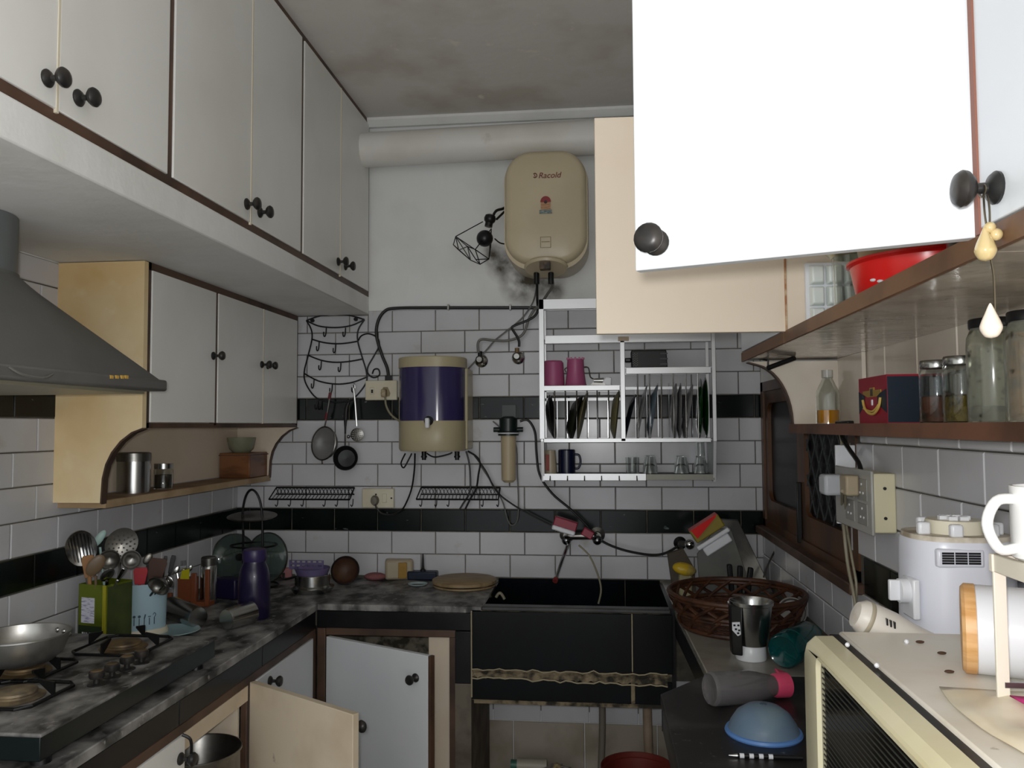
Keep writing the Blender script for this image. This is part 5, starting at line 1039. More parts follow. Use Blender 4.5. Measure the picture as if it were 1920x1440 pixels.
smear = mat('smeared_glass', '#e2e4d6', .1, tr=.9, c2='#6f6a52', sc=45, lo=.62, hi=.70)
def jar(lb, px, X, wpx, ytop, lid_m, fill, fm, gm=glass, neck=.9, lidh=.013):
    c = shelf_at(px, X); h = P(px, ytop, Y=c.y).z-SZ; r_ = wpx/1530*math.hypot(c.x, c.y)/2
    t = T('pickle_jar', lb, 'jar', c, group='jars on the right shelf')
    MB().lathe(shell([(r_*.96, 0), (r_, .004), (r_, h*.72), (r_*.96, h*.82), (r_*neck*.95, h*.90), (r_*neck*.95, h-lidh)], .0022), c, 32).o('glass_body', gm, t)
    MB().lathe([(0, .004), (r_-.004, .004), (r_-.004, h*fill), (0, h*fill+.004)], c, 28).o('contents', fm, t)
    MB().lathe([(r_*neck, h-lidh-.002), (r_*neck*1.02, h-lidh), (r_*neck*1.02, h-.002), (r_*neck*.98, h), (0, h)], c, 32).o('lid', lid_m, t)
jar('short glass jar of brown pickle with steel lid touching the gift carton', 1759, .635, 56, 676, steel, .42, pick)
jar('short glass jar of yellow pickle with steel lid', 1805, .632, 58, 668, steel, .40, pick2)
jar('tall smeared glass jar with black lid behind the pearl drop', 1866, .625, 78, 598, black_p, .16, herb, smear, .86)
jar('tall jar of orange pickle with black lid at the shelf end', 1944, .622, 84, 583, black_p, .80, mat('pickle_orange', '#8a5a1c', .6, c2='#4a2c10', sc=30), smear, .86)
q = shelf_at(1585, .585); MB().box(.575, .59, q.y-.05, q.y+.05, SZ, SZ+.008).o('black_clip', black_p, label='flat black clip lying before the gift carton', cat='clip', bev=.002)

t = T('roll_holder', 'bent black metal roll holder hanging under the wall cupboard end', 'holder', P(1465, 690, Y=2.33))
k_ = [P(1446, 648, Y=2.36), P(1484, 655, Y=2.30), P(1488, 672, Y=2.30), P(1440, 690, Y=2.36)]
MB().tube([P(1440, 668, Y=2.39), k_[0], k_[1], k_[2]], .0035, 6, raw=True).tube([P(1420, 672, Y=2.395), P(1440, 676, Y=2.36), k_[3]], .003, 6, raw=True).o('bent_arm', blackm, t)
MB().cyl(k_[3], k_[2]+V((0, -.01, 0)), .007, n=10).o('roller', black_p, t)
q = P(1448, 634, Y=2.40); MB().sph(q+V((-.02, -.0, 0)), .010, 1, 1, 1.4).o('red_bulb', red_m, t)

# ------------------------------------------------------------------ inside the open cupboard
Z0 = ZB0+.0005
t = T('red_basin', 'red plastic basin inside the open wall cupboard', 'basin', (.558, 1.425, Z0))
MB().lathe(shell([(.104, 0), (.112, .010), (.122, .062), (.128, .066), (.128, .070)], .004), (.556, 1.425, Z0), 44).o('body', red_m, t)
for g in (205, 212, 217): q = V((.556+.1155*math.cos(R(g)), 1.425+.1155*math.sin(R(g)), Z0+.030-.0006*(g-205))); MB().sph(q, .0055, 1, 1, .5, 8, 6).o('white_print', white_p, t)
MB().lathe(shell([(.092, .012), (.104, .06), (.116, .140), (.120, .143)], .004), (.556, 1.425, Z0), 44).o('beige_basin', mat('beige_plastic', '#a08c66', .4), label='tall beige plastic tub nested in the red basin', cat='basin')
c = V((.530, 1.735, Z0)); t = T('glass_canister', 'tall clear canister with flared steel lid behind the red basin', 'canister', c)
MB().lathe(shell([(.040, .004), (.042, .14)], .0025), c, 30).o('glass_body', glass, t)
MB().lathe([(0, 0), (.034, 0), (.050, .022), (.052, .026), (.042, .026), (.040, .004)], c, 30).o('base_dish', steel_d, t)
MB().lathe([(.043, .14), (.056, .152), (.058, .156), (.040, .168), (0, .172)], c, 30).o('lid', mat('brushed_lid', '#b5b092', .3, .7), t)
MB().sph(V((.470, 1.62, Z0+.011)), .011, 2.2, 1, 1).o('black_handle', black_p, label='black plastic handle end poking out before the canister', cat='spoon')  # small black handle end; the thing it belongs to is not built
t = T('ice_tray', 'white plastic ice cube tray stood on end in the cupboard', 'ice tray', (.515, 1.84, Z0))
MB().box(.458, .570, 1.836, 1.846, Z0, Z0+.150).o('back', white_p, t)
for i in range(3):
    for k in range(3):
        x0 = .464+.036*i; z0 = Z0+.006+.047*k
        MB().loft([[V((x, 1.836, z)) for x, z in ((x0, z0), (x0+.034, z0), (x0+.034, z0+.045), (x0, z0+.045))], [V((x, 1.818, z)) for x, z in ((x0+.005, z0+.005), (x0+.029, z0+.005), (x0+.029, z0+.040), (x0+.005, z0+.040))]]).o('cell', mat('ice_cell_white', '#dfe6e2', .3), t, bev=.003)
MB().lathe(shell([(.06, 0), (.075, .03), (.08, .085)], .003), (.56, 1.16, Z0), 32).o('black_bowl', black_p, label='black plastic bowl inside the open wall cupboard', cat='bowl')

t = T('pearl_pendant', 'pearl drop pendants on thin chains looped over a cupboard knob', 'pendant', P(1868, 640, Y=KN.y))
KY = KN.y; kn = KN+V((-.014, 0, -.006))
pearl = mat('pearl', '#f0e2d0', .15, coat=.8); pearl2 = mat('gold_pearl', '#cdb784', .15, .1, coat=.8)
chn = mat('chain', '#6f6656', .35, .9)
def chain(pts): MB().tube(pts, .0011, 5).o('chain', chn, t)
a1 = P(1857, 400, Y=KY); a1.x = kn.x
f = lambda px, py, dx=0: V((kn.x+(P(px, py, Y=KY).x-P(1858, 400, Y=KY).x)*.9+dx, KY-.004, P(px, py, Y=KY).z))
chain([kn, f(1855, 400), f(1860, 432)]); chain([kn+V((.004, 0, 0)), f(1866, 400), f(1866, 470), f(1874, 520), f(1876, 585)])
MB().tube([kn+V((-.001, -.008, .004)), kn+V((-.001, 0, .010)), kn+V((-.001, .008, .004)), kn+V((-.001, 0, -.003))], .0012, 5, closed=True).o('loop', chn, t)
def drop(c, r_, m, nm='pearl_drop'): MB().lathe([(max(p.x, 0), p.z) for p in catmull([V((0, 0, -r_)), V((r_*.6, 0, -r_*.8)), V((r_, 0, -r_*.05)), V((r_*.88, 0, r_*.6)), V((r_*.5, 0, r_*1.5)), V((r_*.16, 0, r_*2.3)), V((0, 0, r_*2.5))], 4)], c, 26).o(nm, m, t, ang=85)
drop(f(1868, 616), .0105, pearl); drop(f(1857, 472), .0105, pearl2); MB().sph(f(1879, 441), .0065).o('pearl', pearl2, t); MB().sph(f(1866, 428), .006).o('pearl', pearl2, t)

# ------------------------------------------------------------------ switch box by the window and its leads
z1, z0 = P(1612, 888, Y=2.0).z, P(1612, 1000, Y=2.0).z
t = T('switch_box', 'cream surface switch box with plugs beside the window', 'switch box', (.67, 2.14, z0))
MB().box(.642, XR-.006, 2.0, 2.285, z0, z1).o('box', mat('ivory_box', '#d6cfae', .4), t, bev=.004)
MB().box(.636, .643, 1.996, 2.289, z0-.006, z1+.006).o('front_plate', mat('grey_plate_plastic', '#a9a8a2', .35), t, bev=.003)
for y, z in ((2.06, .70), (2.16, .70), (2.06, .28), (2.16, .28)):
    zz = z0+(z1-z0)*z; MB().box(.634, .637, y-.035, y+.035, zz-.026, zz+.026).o('module', mat('module_grey', '#8f8e88', .35), t, bev=.001)
    mb = MB()
    for dy, dz in ((0, .013), (-.012, -.008), (.012, -.008)): mb.cyl((.6325, y+dy, zz+dz), (.635, y+dy, zz+dz), .003, n=8)
    mb.o('pin_holes', white_p, t)['kind'] = 'stuff'
zz = z0+(z1-z0)*.72
MB().box(.585, .636, 2.20, 2.262, zz-.030, zz+.024).o('white_plug', mat('grey_white_plug', '#b9bcc0', .35), t, bev=.008)
MB().box(.602, .634, 2.075, 2.13, zz-.020, zz+.030).o('beige_plug', mat('tan_plug', '#a89a80', .45), t, bev=.005)
MB().box(.640, .692, 2.292, 2.302, z0-.012, z1+.06).o('mount_strip', white_p, t, bev=.002)
for z in (.25, .75): MB().cyl((.668, 1.998, z0+(z1-z0)*z), (.668, 2.002, z0+(z1-z0)*z), .004, n=8).o('screw', black_p, t)
cable('shelf_cable', 'thick black cable dropping from the jar shelf to the switch box', PP([(1578, 806), (1580, 822), (1592, 842), (1610, 868), (1616, 892)], X=.665), .006, cable_k, n=8)
cable('old_cable', 'pale old cable dropping from the jar shelf beside the black one', PP([(1572, 806), (1578, 830), (1574, 860), (1570, 892)], X=.672), .004, cable_w)
zz2 = P(1576, 935, X=.60)
cable('trailing_lead', 'pale twisted lead hanging from the switch box to the worktop', [V((.60, 2.10, zz-.01))]+PP([(1580, 960), (1584, 1010), (1590, 1060), (1600, 1110), (1606, 1150)], X=.655), .0045, cable_w)
cable('trailing_lead', 'thinner second pale lead behind the twisted one', [V((.61, 2.11, zz-.01))]+PP([(1588, 990), (1598, 1050), (1606, 1100), (1602, 1150)], X=.665), .0035, cable_w)

# ------------------------------------------------------------------ right worktop: basket and the drying pile
bc = V((.455, 2.83, ct)); BX, BYr, BH = .222, .235, .115
wick = mat('wicker', '#4a2c1a', .5, c2='#2e1a10', sc=25); wick2 = mat('wicker_weave', '#53301f', .55, c2='#2b1810', sc=60, st=(1, 1, 3), bump=1.0, bsc=110)
t = T('wicker_basket', 'oval brown wicker basket with open lattice rim on the worktop', 'basket', bc)
def bp(g, z): k = .80+.20*(z/BH); return bc+V((BX*k*math.cos(g), BYr*k*math.sin(g), z))
for z, r_ in ((BH, .0085), (BH-.012, .006), (.062, .007), (.050, .006), (.008, .008)): MB().tube([bp(2*math.pi*i/40, z) for i in range(40)], r_, 7, closed=True, k=2).o('hoop', wick, t)
mb = MB()
rings = [[bp(2*math.pi*i/48, z) for i in range(48)] for z in (.004, .02, .035, .056)]
inn = [[p+(bc-p)*V((.0, 0, 0)).length+V(((bc.x-p.x)*.04, (bc.y-p.y)*.04, 0)) for p in r__] for r__ in rings[::-1]]
MB().loft(rings+inn+[[bp(2*math.pi*i/48, .004)*.0+V((bc.x+(bp(2*math.pi*i/48, .004).x-bc.x)*.3, bc.y+(bp(2*math.pi*i/48, .004).y-bc.y)*.3, ct+.006)) for i in range(48)]], cap=True).o('woven_base', wick2, t)
NL = 18
for i in range(NL):
    for sg in (1, -1):
        g = 2*math.pi*(i+.5*(sg < 0))/NL; MB().tube([bp(g+sg*.42*u, .055+(BH-.06)*u)+V((math.cos(g), math.sin(g), 0))*.004*sg for u in (0, .33, .66, 1)], .0058, 6, k=3).o('lattice_strip', wick, t)
for i in range(14):
    g = 2*math.pi*i/14; MB().tube([bp(g, .008), bp(g+.12, .03)+V((math.cos(g), math.sin(g), 0))*.006, bp(g+.26, .055)], .006, 6, k=3).o('weave_strip', wick, t)

# mixer jar
c = on(1412, 1240); c.y += .03; r_ = .5*(P(1447, 1230, Y=c.y).x-P(1390, 1230, Y=c.y).x); zt_ = P(1416, 1126, Y=c.y).z-ct; zb_ = P(1416, 1207, Y=c.y).z-ct
t = T('mixer_jar', 'steel mixer jar with black handle and white base on the worktop', 'mixer jar', c)
MB().lathe([(0, 0), (r_*1.0, 0), (r_*1.02, .004), (r_*.98, zb_*.9), (r_*.9, zb_), (0, zb_)], c, 36).o('base', white_p, t)
R1 = r_*1.45; c2 = c+V((.004, 0, 0))
MB().lathe([(r_*1.02, zb_), (r_*1.08, zb_+.006), (R1*.94, zt_-.012), (R1, zt_-.010), (R1*1.02, zt_), (R1*.98, zt_), (R1*.90, zt_-.012), (r_*.98, zb_+.010), (0, zb_+.008)], c2, 40).o('steel_body', steel, t)
hd = MB().add([V((c2.x-R1*1.0, c.y-.030, ct+zb_-.025)), V((c2.x-R1*.55, c.y-.045, ct+zb_-.025)), V((c2.x-R1*.55, c.y-.052, ct+zt_-.008)), V((c2.x-R1*1.05, c.y-.030, ct+zt_-.008)), V((c2.x-R1*1.0, c.y+.01, ct+zb_-.025)), V((c2.x-R1*.55, c.y+.0, ct+zb_-.025)), V((c2.x-R1*.55, c.y, ct+zt_-.008)), V((c2.x-R1*1.05, c.y+.01, ct+zt_-.008))], [(0, 1, 2, 3), (7, 6, 5, 4), (0, 4, 5, 1), (1, 5, 6, 2), (2, 6, 7, 3), (3, 7, 4, 0)]).o('handle', black_p, t, bev=.004)
q = V((c2.x-R1*.80, c.y-.0435, ct+zb_+(zt_-zb_)*.42))
lb = MB().add([q+V((x, -.002+.0*x, z)) for x, z in ((-.013, .018), (.011, .020), (.015, .006), (.010, -.016), (.002, -.020), (-.013, -.004))]+[q+V((x, .004, z)) for x, z in ((-.013, .018), (.011, .020), (.015, .006), (.010, -.016), (.002, -.020), (-.013, -.004))], [(0, 1, 2, 3, 4, 5), (11, 10, 9, 8, 7, 6)]+[(i, (i+1) % 6, 6+(i+1) % 6, 6+i) for i in range(6)]).o('badge', white_p, hd)
mb = MB()
for k, (x, z) in enumerate(((-.007, .010), (.004, .010), (-.003, -.001), (.006, -.004), (.003, -.012))): mb.box(q.x+x-.003, q.x+x+.003, q.y-.0035, q.y-.001, q.z+z-.002, q.z+z+.003)
mb.o('badge_print', black_p, lb)['kind'] = 'stuff'
q = c+V((-.004, .10, 0)); MB().lathe([(0, 0), (.038, 0), (.043, .132), (.045, .139), (.040, .142), (0, .142)], q, 30).o('white_tub', white_p, label='white plastic tub standing right behind the steel mixer jar', cat='tub')
# teal and clear bottles
teal = mat('teal_plastic', '#0c5a5a', .12, tr=.55)
a = on(1468, 1222, ct+.048); d = V((.55, .72, .06)).normalized(); t = T('teal_bottle', 'teal see-through plastic bottle lying with its base to the room', 'bottle', a-V((0, 0, .048)))
MB().lathe([(0, .012), (.030, .008), (.042, 0), (.047, .006), (.048, .03), (.046, .16), (.030, .19), (.018, .20), (.018, .22), (0, .22)], a, 36, d).o('body', teal, t)
MB().lathe([(.0475, .050), (.049, .053), (.0475, .056)], a, 36, d, cap=False).o('moulded_ring', mat('teal_dark', '#094848', .2), t)
clr = mat('grey_clear_plastic', '#b9b6b6', .12, tr=.8)
a = on(1330, 1292, ct+.040); b = on(1478, 1284, ct+.030); d = b-a; L = d.length
t = T('clear_bottle', 'clear plastic bottle with pink cap lying on the dark worktop', 'bottle', (a+b)/2-V((0, 0, .035)))
MB().lathe([(0, .008), (.024, .004), (.036, 0), (.040, .008), (.040, L*.45), (.036, L*.58), (.026, L*.76), (.022, L*.86), (.022, L*.9), (.0205, L*.9), (.0205, L*.86), (.0245, L*.76), (.0345, L*.58), (.0385, L*.45), (.038, .010), (0, .012)], a, 36, d).o('body', clr, t)
pk = mat('pink_cap', '#d0486a', .35); cpo = MB().lathe([(.026, L*.80), (.029, L*.83), (.030, L*.98), (.024, L), (0, L)], a, 30, d).o('cap', pk, t)
q = a+d*1.0+V((-.012, .02, .022)); MB().box(q.x-.014, q.x+.012, q.y-.02, q.y+.02, q.z-.004, q.z+.004, MX.Rotation(R(20), 3, 'Y')).o('flip_tab', pk, cpo, bev=.003)
c = on(1437, 1385); c.y += .03; t = T('blue_lid', 'upturned dull blue plastic bowl with bright blue rim on the dark worktop', 'bowl', c)
r_ = (P(1508, 1380, Y=c.y).x-P(1365, 1380, Y=c.y).x)/2
MB().lathe([(r_*1.0, .004), (r_*.93, .010), (r_*.86, .024), (r_*.70, .044), (r_*.45, .058), (r_*.2, .063), (.0, .0635)], c, 44, cap=False).o('dome', mat('dusty_blue', '#62778b', .4, c2='#72858f', sc=8), t)
MB().lathe([(r_*.94, 0), (r_*1.0, 0), (r_*1.02, .004), (r_*.99, .009), (r_*.92, .010)], c, 44, cap=False).o('rim', mat('bright_blue', '#5b86c2', .4), t)
MB().lathe([(.008, .063), (.007, .0645), (0, .0645)], c, 16).o('knob_scar', mat('scar', '#4b5a66', .5), t)
a, b = on(1366, 1416, ct+.005), on(1505, 1421, ct+.005); t = T('pen', 'black and white striped pen lying before the blue bowl', 'pen', (a+b)/2-V((0, 0, .005)))
MB().cyl(a+(b-a)*.12, b, .0046, n=10).o('barrel', black_p, t); MB().cyl(a, a+(b-a)*.12, .001, .0044, 10).o('tip', steel, t)
for k in range(4): p0 = a+(b-a)*(.15+.13*k); MB().cyl(p0, p0+(b-a)*.06, .0050, n=10).o('stripe', white_p, t)
c = on(1500, 1190); c.y += .10; MB().lathe([(0, 0), (.04, .002), (.047, .012), (.048, .022), (.044, .022), (.040, .008), (0, .006)], c+V((0, 0, .047)), 30, V((-.25, -.9, .35))).o('grey_jar_lid', mat('grey_clear', '#8e8c86', .25, tr=.4), label='grey translucent jar lid tipped up behind the teal bottle', cat='lid')
c = on(1555, 1205); c = V((.60, 2.05, ct)); t = T('steel_tin', 'small steel tin with black lid behind the microwave', 'tin', c)
MB().lathe([(0, 0), (.055, 0), (.055, .115), (0, .115)], c, 28).o('body', steel_d, t); MB().lathe([(.057, .10), (.057, .128), (.05, .132), (0, .132)], c, 28).o('lid', black_p, t)

# drying pile behind the basket
YP = 3.36
t = T('white_trough', 'white plastic trough tilted on the draining pile by the wall tap', 'trough', P(1330, 1040, Y=YP))
ra = MX.Rotation(R(-33), 3, 'Y'); q = P(1336, 1008, Y=YP)
MB().box(q.x-.075, q.x+.075, YP-.03, YP+.04, q.z-.012, q.z+.006, ra).box(q.x-.06, q.x+.06, YP-.02, YP+.03, q.z-.05, q.z-.012, ra, q).o('body', white_p, t, bev=.006)
q = P(1325, 990, Y=YP-.01); pkt = MB().box(q.x-.066, q.x+.066, YP-.035, YP+.035, q.z-.028, q.z+.028, ra).o('soap_packet', mat('packet_olive', '#8a7a22', .4), label='red and olive soap packet lying in the white trough', cat='packet', bev=.005)
WMp = WM[pkt]
MB().add([q+ra @ V((x, -.0365, z)) for x, z in ((-.055, -.010), (.055, .024), (.055, .030), (-.06, .030))], [(0, 1, 2, 3)]).o('red_flash', red_m, pkt)
MB().box(q.x-.064, q.x+.064, YP-.034, YP+.034, q.z+.0265, q.z+.0295, ra, q).o('red_top', mat('packet_red', '#c22a22', .4), pkt)
text('Soap', .022, mat('packet_yellow', '#d9b53a', .4), pkt, facing(q+ra @ V((-.012, -.038, .010)), ra @ V((1, 0, 0)), ra @ V((0, 0, 1))), shear=.2) if False else None
def slab(name, label, pix, Y, lean, th, m, cat):
    """flat thing standing on the worktop: outline seen at depth Y, leaning back by lean per metre of height"""
    ps = [P(x, y, Y=Y) for x, y in pix]; zmin = min(p.z for p in ps)
    f_ = [p+V((0, (p.z-zmin)*lean, 0)) for p in ps]
    MB().loft([f_, [p+V((0, th, 0)) for p in f_]]).o(name, m, label=label, cat=cat, bev=.002)
slab('steel_tray', 'dark steel tray leaning against the window corner', [(1352, 976), (1388, 978), (1450, 1112), (1408, 1112)], 3.40, .15, .03, mat('dark_steel', '#3d3c39', .3, .8, c2='#6b6861', sc=6), 'tray')
slab('grey_board', 'grey plastic chopping board leaning on the drying pile', [(1340, 996), (1372, 990), (1412, 1112), (1312, 1112), (1308, 1040)], 3.33, .12, .008, mat('grey_board', '#4c4c47', .4, c2='#5b5b54', sc=8), 'board')
slab('brown_cloth', 'brown dish cloth bunched beside the wall tap', [(1252, 1040), (1282, 1030), (1300, 1062), (1306, 1112), (1262, 1112)], 3.40, .1, .03, mat('brown_cloth', '#4e463c', .9, bump=1, bsc=30), 'cloth')
for k in range(3): q = P(1370+17*k, 1075, Y=3.27); MB().box(q.x-.010, q.x+.010, 3.26, 3.285, ct, q.z+.035-.006*k, MX.Rotation(R(6*k-4), 3, 'Y')).o('black_cup', black_p, label='black plastic bottle, '+('tallest', 'middle', 'shortest')[k]+' of the trio at the foot of the grey board', cat='bottle', bev=.005)
q = P(1283, 1062, Y=3.20); t = T('yellow_pouch', 'yellow and cream crumpled pouch on the basket edge', 'pouch', V((q.x, q.y, ct)))
MB().sph(q+V((0, .0, -.01)), .046, 1, .6, .5, 18, 10, V((.2, -.5, .8))).o('pouch', mat('pouch_yellow', '#b89a1e', .4, c2='#8a7f5a', sc=14, bump=.6, bsc=30), t)
MB().box(q.x-.02, q.x+.03, q.y, q.y+.04, ct, q.z-.02).o('lower_fold', mat('pouch_cream', '#8b8467', .5), t, bev=.008)
MB().tube([P(1432, 1082, Y=3.3), P(1448, 1042, Y=3.36), P(1475, 1000, Y=3.42)], .004, 6).o('thin_stick', steel_d, label='thin bent metal skewer sticking out over the sill', cat='skewer')

# ------------------------------------------------------------------ microwave and the things on it
MZ = 1.22; my0, my1 = .70, 1.322
ivory = mat('ivory_enamel', '#d9d2b2', .35, c2='#cfc6a2', sc=4); mtop = mat('grubby_top', '#e0dbcf', .45, c2='#d2c8b6', sc=6, c3='#7b6a52', sc3=30, lo3=.72, hi3=.8)
t = T('microwave_oven', 'ivory microwave oven with dark mesh window on the right worktop', 'microwave', (.5, 1.0, CT+.001))
MB().box(.366, .686, my0, my1, CT+.014, MZ).o('body', mtop, t, bev=.004)
MB().box(.352, .37, my0+.004, my1-.004, CT+.02, MZ-.004).o('door_gap', black_p, t)
w0 = P(1526, 1226, X=.308); w1 = P(1533, 1430, X=.308)
fr = []; y1_, z1_, yb_, zb_ = my1-.002, MZ-.002, my0, CT+.016
def rrect(x, ya, yb, za, zb, r, n=6):
    pts = []
    for cy, cz, a0 in ((yb-r, zb-r, 0), (ya+r, zb-r, 90), (ya+r, za+r, 180), (yb-r, za+r, 270)):
        pts += [V((x, cy+r*math.cos(R(a0+90*i/n)), cz+r*math.sin(R(a0+90*i/n)))) for i in range(n+1)]
    return pts
wy1, wz1 = w0.y, w0.z
dr_ = MB().loft([rrect(.352, yb_, y1_, zb_, z1_, .022), rrect(.326, yb_, y1_, zb_, z1_, .026), rrect(.314, yb_+.008, y1_-.008, zb_+.008, z1_-.008, .024), rrect(.310, yb_+.016, y1_-.016, zb_+.016, z1_-.016, .022), rrect(.310, yb_+.09, wy1, zb_+.05, wz1, .02), rrect(.322, yb_+.10, wy1-.008, zb_+.058, wz1-.008, .018)]).o('door', ivory, t, ang=25)
pn_ = MB().box(.316, .3235, yb_+.095, wy1-.004, zb_+.052, wz1-.004).o('window_pane', mat('mw_glass', '#0c0d0d', .1, coat=.4), dr_)
mb = MB()
for k in range(34): z = zb_+.06+(wz1-zb_-.075)*k/33; mb.box(.3152, .3162, yb_+.10, wy1-.012, z-.0008, z+.0008)
mb.o('mesh_lines', mat('mesh_grey', '#3a3a34', .5), pn_)['kind'] = 'stuff'
for y in (my0+.06, my1-.06):
    for x in (.40, .65): MB().lathe([(.016, 0), (.016, .014), (0, .014)], (x, y, CT+.001), 10).o('foot', black_p, t)
for i, (px, py) in enumerate(((1589, 1213), (1644, 1252), (1700, 1207))): q = P(px, py, Z=MZ); MB().sph(q+V((0, 0, .003)), .0035, n=8, m=6).o('white_crumb', white_p, label='tiny white crumb on the microwave top '+('near its far corner', 'on the door seam', 'before the white grinder')[i], cat='crumb')
for i, (px, py) in enumerate(((1725, 1206), (1766, 1227), (1780, 1262))): q = P(px, py, Z=MZ); MB().sph(q+V((0, 0, .002)), .004, 1.6, 1, .5, 8, 6).o('dark_crumb', mat('crumb_brown', '#4b3626', .8), label='dark brown crumb on the microwave top '+('beside the white crumb', 'before the fallen roll', 'by the cloth edge')[i], cat='crumb')

# grinder motor unit behind the microwave
gx, gy = .603, 1.470; gz0 = CT+.001; gz = P(1775, 1014, Y=gy-.05).z
t = T('mixer_grinder', 'white mixer grinder motor unit with round coupling, behind the microwave', 'mixer', (gx, gy, gz0))
def gr(z, k): return [V((gx+.088*k*math.copysign(abs(math.cos(2*math.pi*i/44))**.75, math.cos(2*math.pi*i/44)), gy+.082*k*math.copysign(abs(math.sin(2*math.pi*i/44))**.75, math.sin(2*math.pi*i/44)), z)) for i in range(44)]
mwht = mat('mixer_white', '#d9dbe4', .3)
MB().loft([gr(gz0+.012, .98), gr(gz0+.03, 1.03), gr(gz0+.12, 1.02), gr(gz-.02, .96), gr(gz-.006, .95), gr(gz, .93)]).o('body', mwht, t)
for a_ in (45, 135, 225, 315): MB().lathe([(.012, 0), (.012, .014), (0, .014)], (gx+.07*math.cos(R(a_)), gy+.07*math.sin(R(a_)), gz0), 10).o('foot', black_p, t)
dk = MB().loft([gr(gz-.001, .92), gr(gz+.008, .90)]).o('deck', mat('grubby_deck', '#cfc6b6', .5, c2='#9c8f7c', sc=20), t)
MB().lathe([(.048, .006), (.046, .024), (.044, .030), (0, .030)], (gx, gy, gz), 30).o('coupling', offw, t)
mb = MB()
for k in range(6): g = k*math.pi/3; mb.box(gx+.018*math.cos(g)-.007, gx+.018*math.cos(g)+.007, gy+.018*math.sin(g)-.005, gy+.018*math.sin(g)+.005, gz+.028, gz+.036)
mb.o('coupling_teeth', white_p, t)['kind'] = 'stuff'
for g in (200, 250, 310, 340, 60, 120): q = V((gx+.062*math.cos(R(g)), gy+.062*math.sin(R(g)), gz+.006)); MB().box(q.x-.010, q.x+.010, q.y-.008, q.y+.008, q.z, q.z+.022).o('lug', white_p, t, bev=.004)
va, vb = P(1757, 1030, Y=gy-.08), P(1848, 1066, Y=gy-.08); vy = gy-.0775
vt_ = MB().box(va.x, min(vb.x, gx+.076), vy-.003, vy+.012, vb.z, va.z).o('vent_frame', mwht, t, bev=.004)
for i in range(3):
    for k in range(5):
        w_ = (min(vb.x, gx+.076)-va.x-.012)/3; x0 = va.x+.006+w_*i; z0 = vb.z+.006+(va.z-vb.z-.010)*k/5; MB().box(x0+.001, x0+w_-.001, vy-.004, vy+.002, z0, z0+.0032).o('vent_slot', black_p, vt_)
MB().box(gx-.092, gx-.080, gy-.06, gy-.01, P(1660, 1160, Y=gy-.05).z, P(1660, 1085, Y=gy-.05).z).o('switch_panel', white_p, t, bev=.003)
q = V((gx-.092, gy-.035, P(1660, 1108, Y=gy-.04).z)); kd = MB().cyl(q, q+V((-.014, 0, 0)), .020, n=22).o('dial', white_p, t); MB().box(q.x-.030, q.x-.012, q.y-.005, q.y+.005, q.z-.016, q.z+.018).o('dial_grip', white_p, kd, bev=.002)

a = P(1606, 1152, Y=1.352); b = P(1700, 1192, Y=1.352)
t = T('hand_blender', 'grubby white hand blender propped behind the microwave', 'blender', V((a.x, a.y, MZ-.1)))
d = (b-a).normalized(); L = (b-a).length+.10
MB().lathe([(0, -.004), (.020, -.002), (.027, .008), (.0275, .03), (.027, .055), (.022, .085), (.020, .12), (.019, .14), (.012, .16), (.010, L), (.016, L+.02), (0, L+.02)], a, 28, d).o('body', mat('grubby_white', '#d6d0c6', .4, c2='#b89f80', sc=16, lo=.6, hi=.8), t)
MB().lathe([(.0275, .012), (.0285, .014), (.0285, .017), (.0275, .019)], a, 28, d, cap=False).o('seam_ring', mat('seam', '#a59c88', .5), t)
u_ = d.cross(V((0, -1, .3))).normalized(); w_ = u_.cross(d)
for k in range(3): q = a+d*(.040+.006*k)-V((.0, .026, -.012)); MB().box(q.x-.001, q.x+.001, q.y-.004, q.y+.004, q.z-.006, q.z+.004).o('vent', black_p, t)

# fallen roll, rack, mug and cloths
a = P(1805, 1167, Y=1.12); a.z = MZ+.057; d = V((.93, -.36, 0)).normalized()
t = T('white_canister', 'white canister with pale wooden lid lying on the microwave', 'canister', a-V((0, 0, .057)))
MB().lathe([(0, -.002), (.052, -.002), (.0565, .002), (.0565, .014), (.050, .015), (0, .015)], a, 40, d).o('wooden_lid', mat('beech', '#dcae78', .45, c2='#c89458', sc=14, st=(1, 1, 6)), t)
MB().lathe([(.0535, .013), (.0555, .015), (.0555, .155), (.050, .160), (0, .160)], a, 40, d).o('body', white_p, t)
f0 = P(1884, 1326, Z=MZ+.002); ry = f0.y; zt_ = P(1880, 1045, Y=ry).z; rx = f0.x
t = T('wire_plate_rack', 'off-white flat-bar plate rack standing on the microwave', 'rack', (rx+.08, ry, MZ))
cr_ = mat('cream_enamel', '#ddd6c6', .4)
for x, y in ((rx, ry), (rx+.19, ry), (rx, ry-.17), (rx+.19, ry-.17)): MB().box(x-.008, x+.006, y-.002, y+.002, MZ+.001, zt_).o('leg', cr_, t, bev=.001)
for y in (ry, ry-.17): MB().box(rx-.010, rx+.20, y-.004, y+.004, zt_-.016, zt_+.004).o('top_bar', cr_, t, bev=.001)
for x in (rx-.004, rx+.19): MB().box(x-.004, x+.004, ry-.17, ry, zt_-.016, zt_+.004).o('side_bar', cr_, t, bev=.001)
for k in range(7): y = ry-.012-.0243*k; MB().box(rx, rx+.19, y-.002, y+.002, zt_-.002, zt_+.004).o('slat', cr_, t)
MB().box(rx, rx+.19, ry-.003, ry+.003, MZ+.024, MZ+.030).o('low_bar', steel_d, t)
my = ry-.055; mz = zt_+.0045; mc = V((P(1968, 970, Y=my).x, my, mz)); 
t = T('white_mug', 'glossy white mug with round handle standing on the plate rack', 'mug', mc)
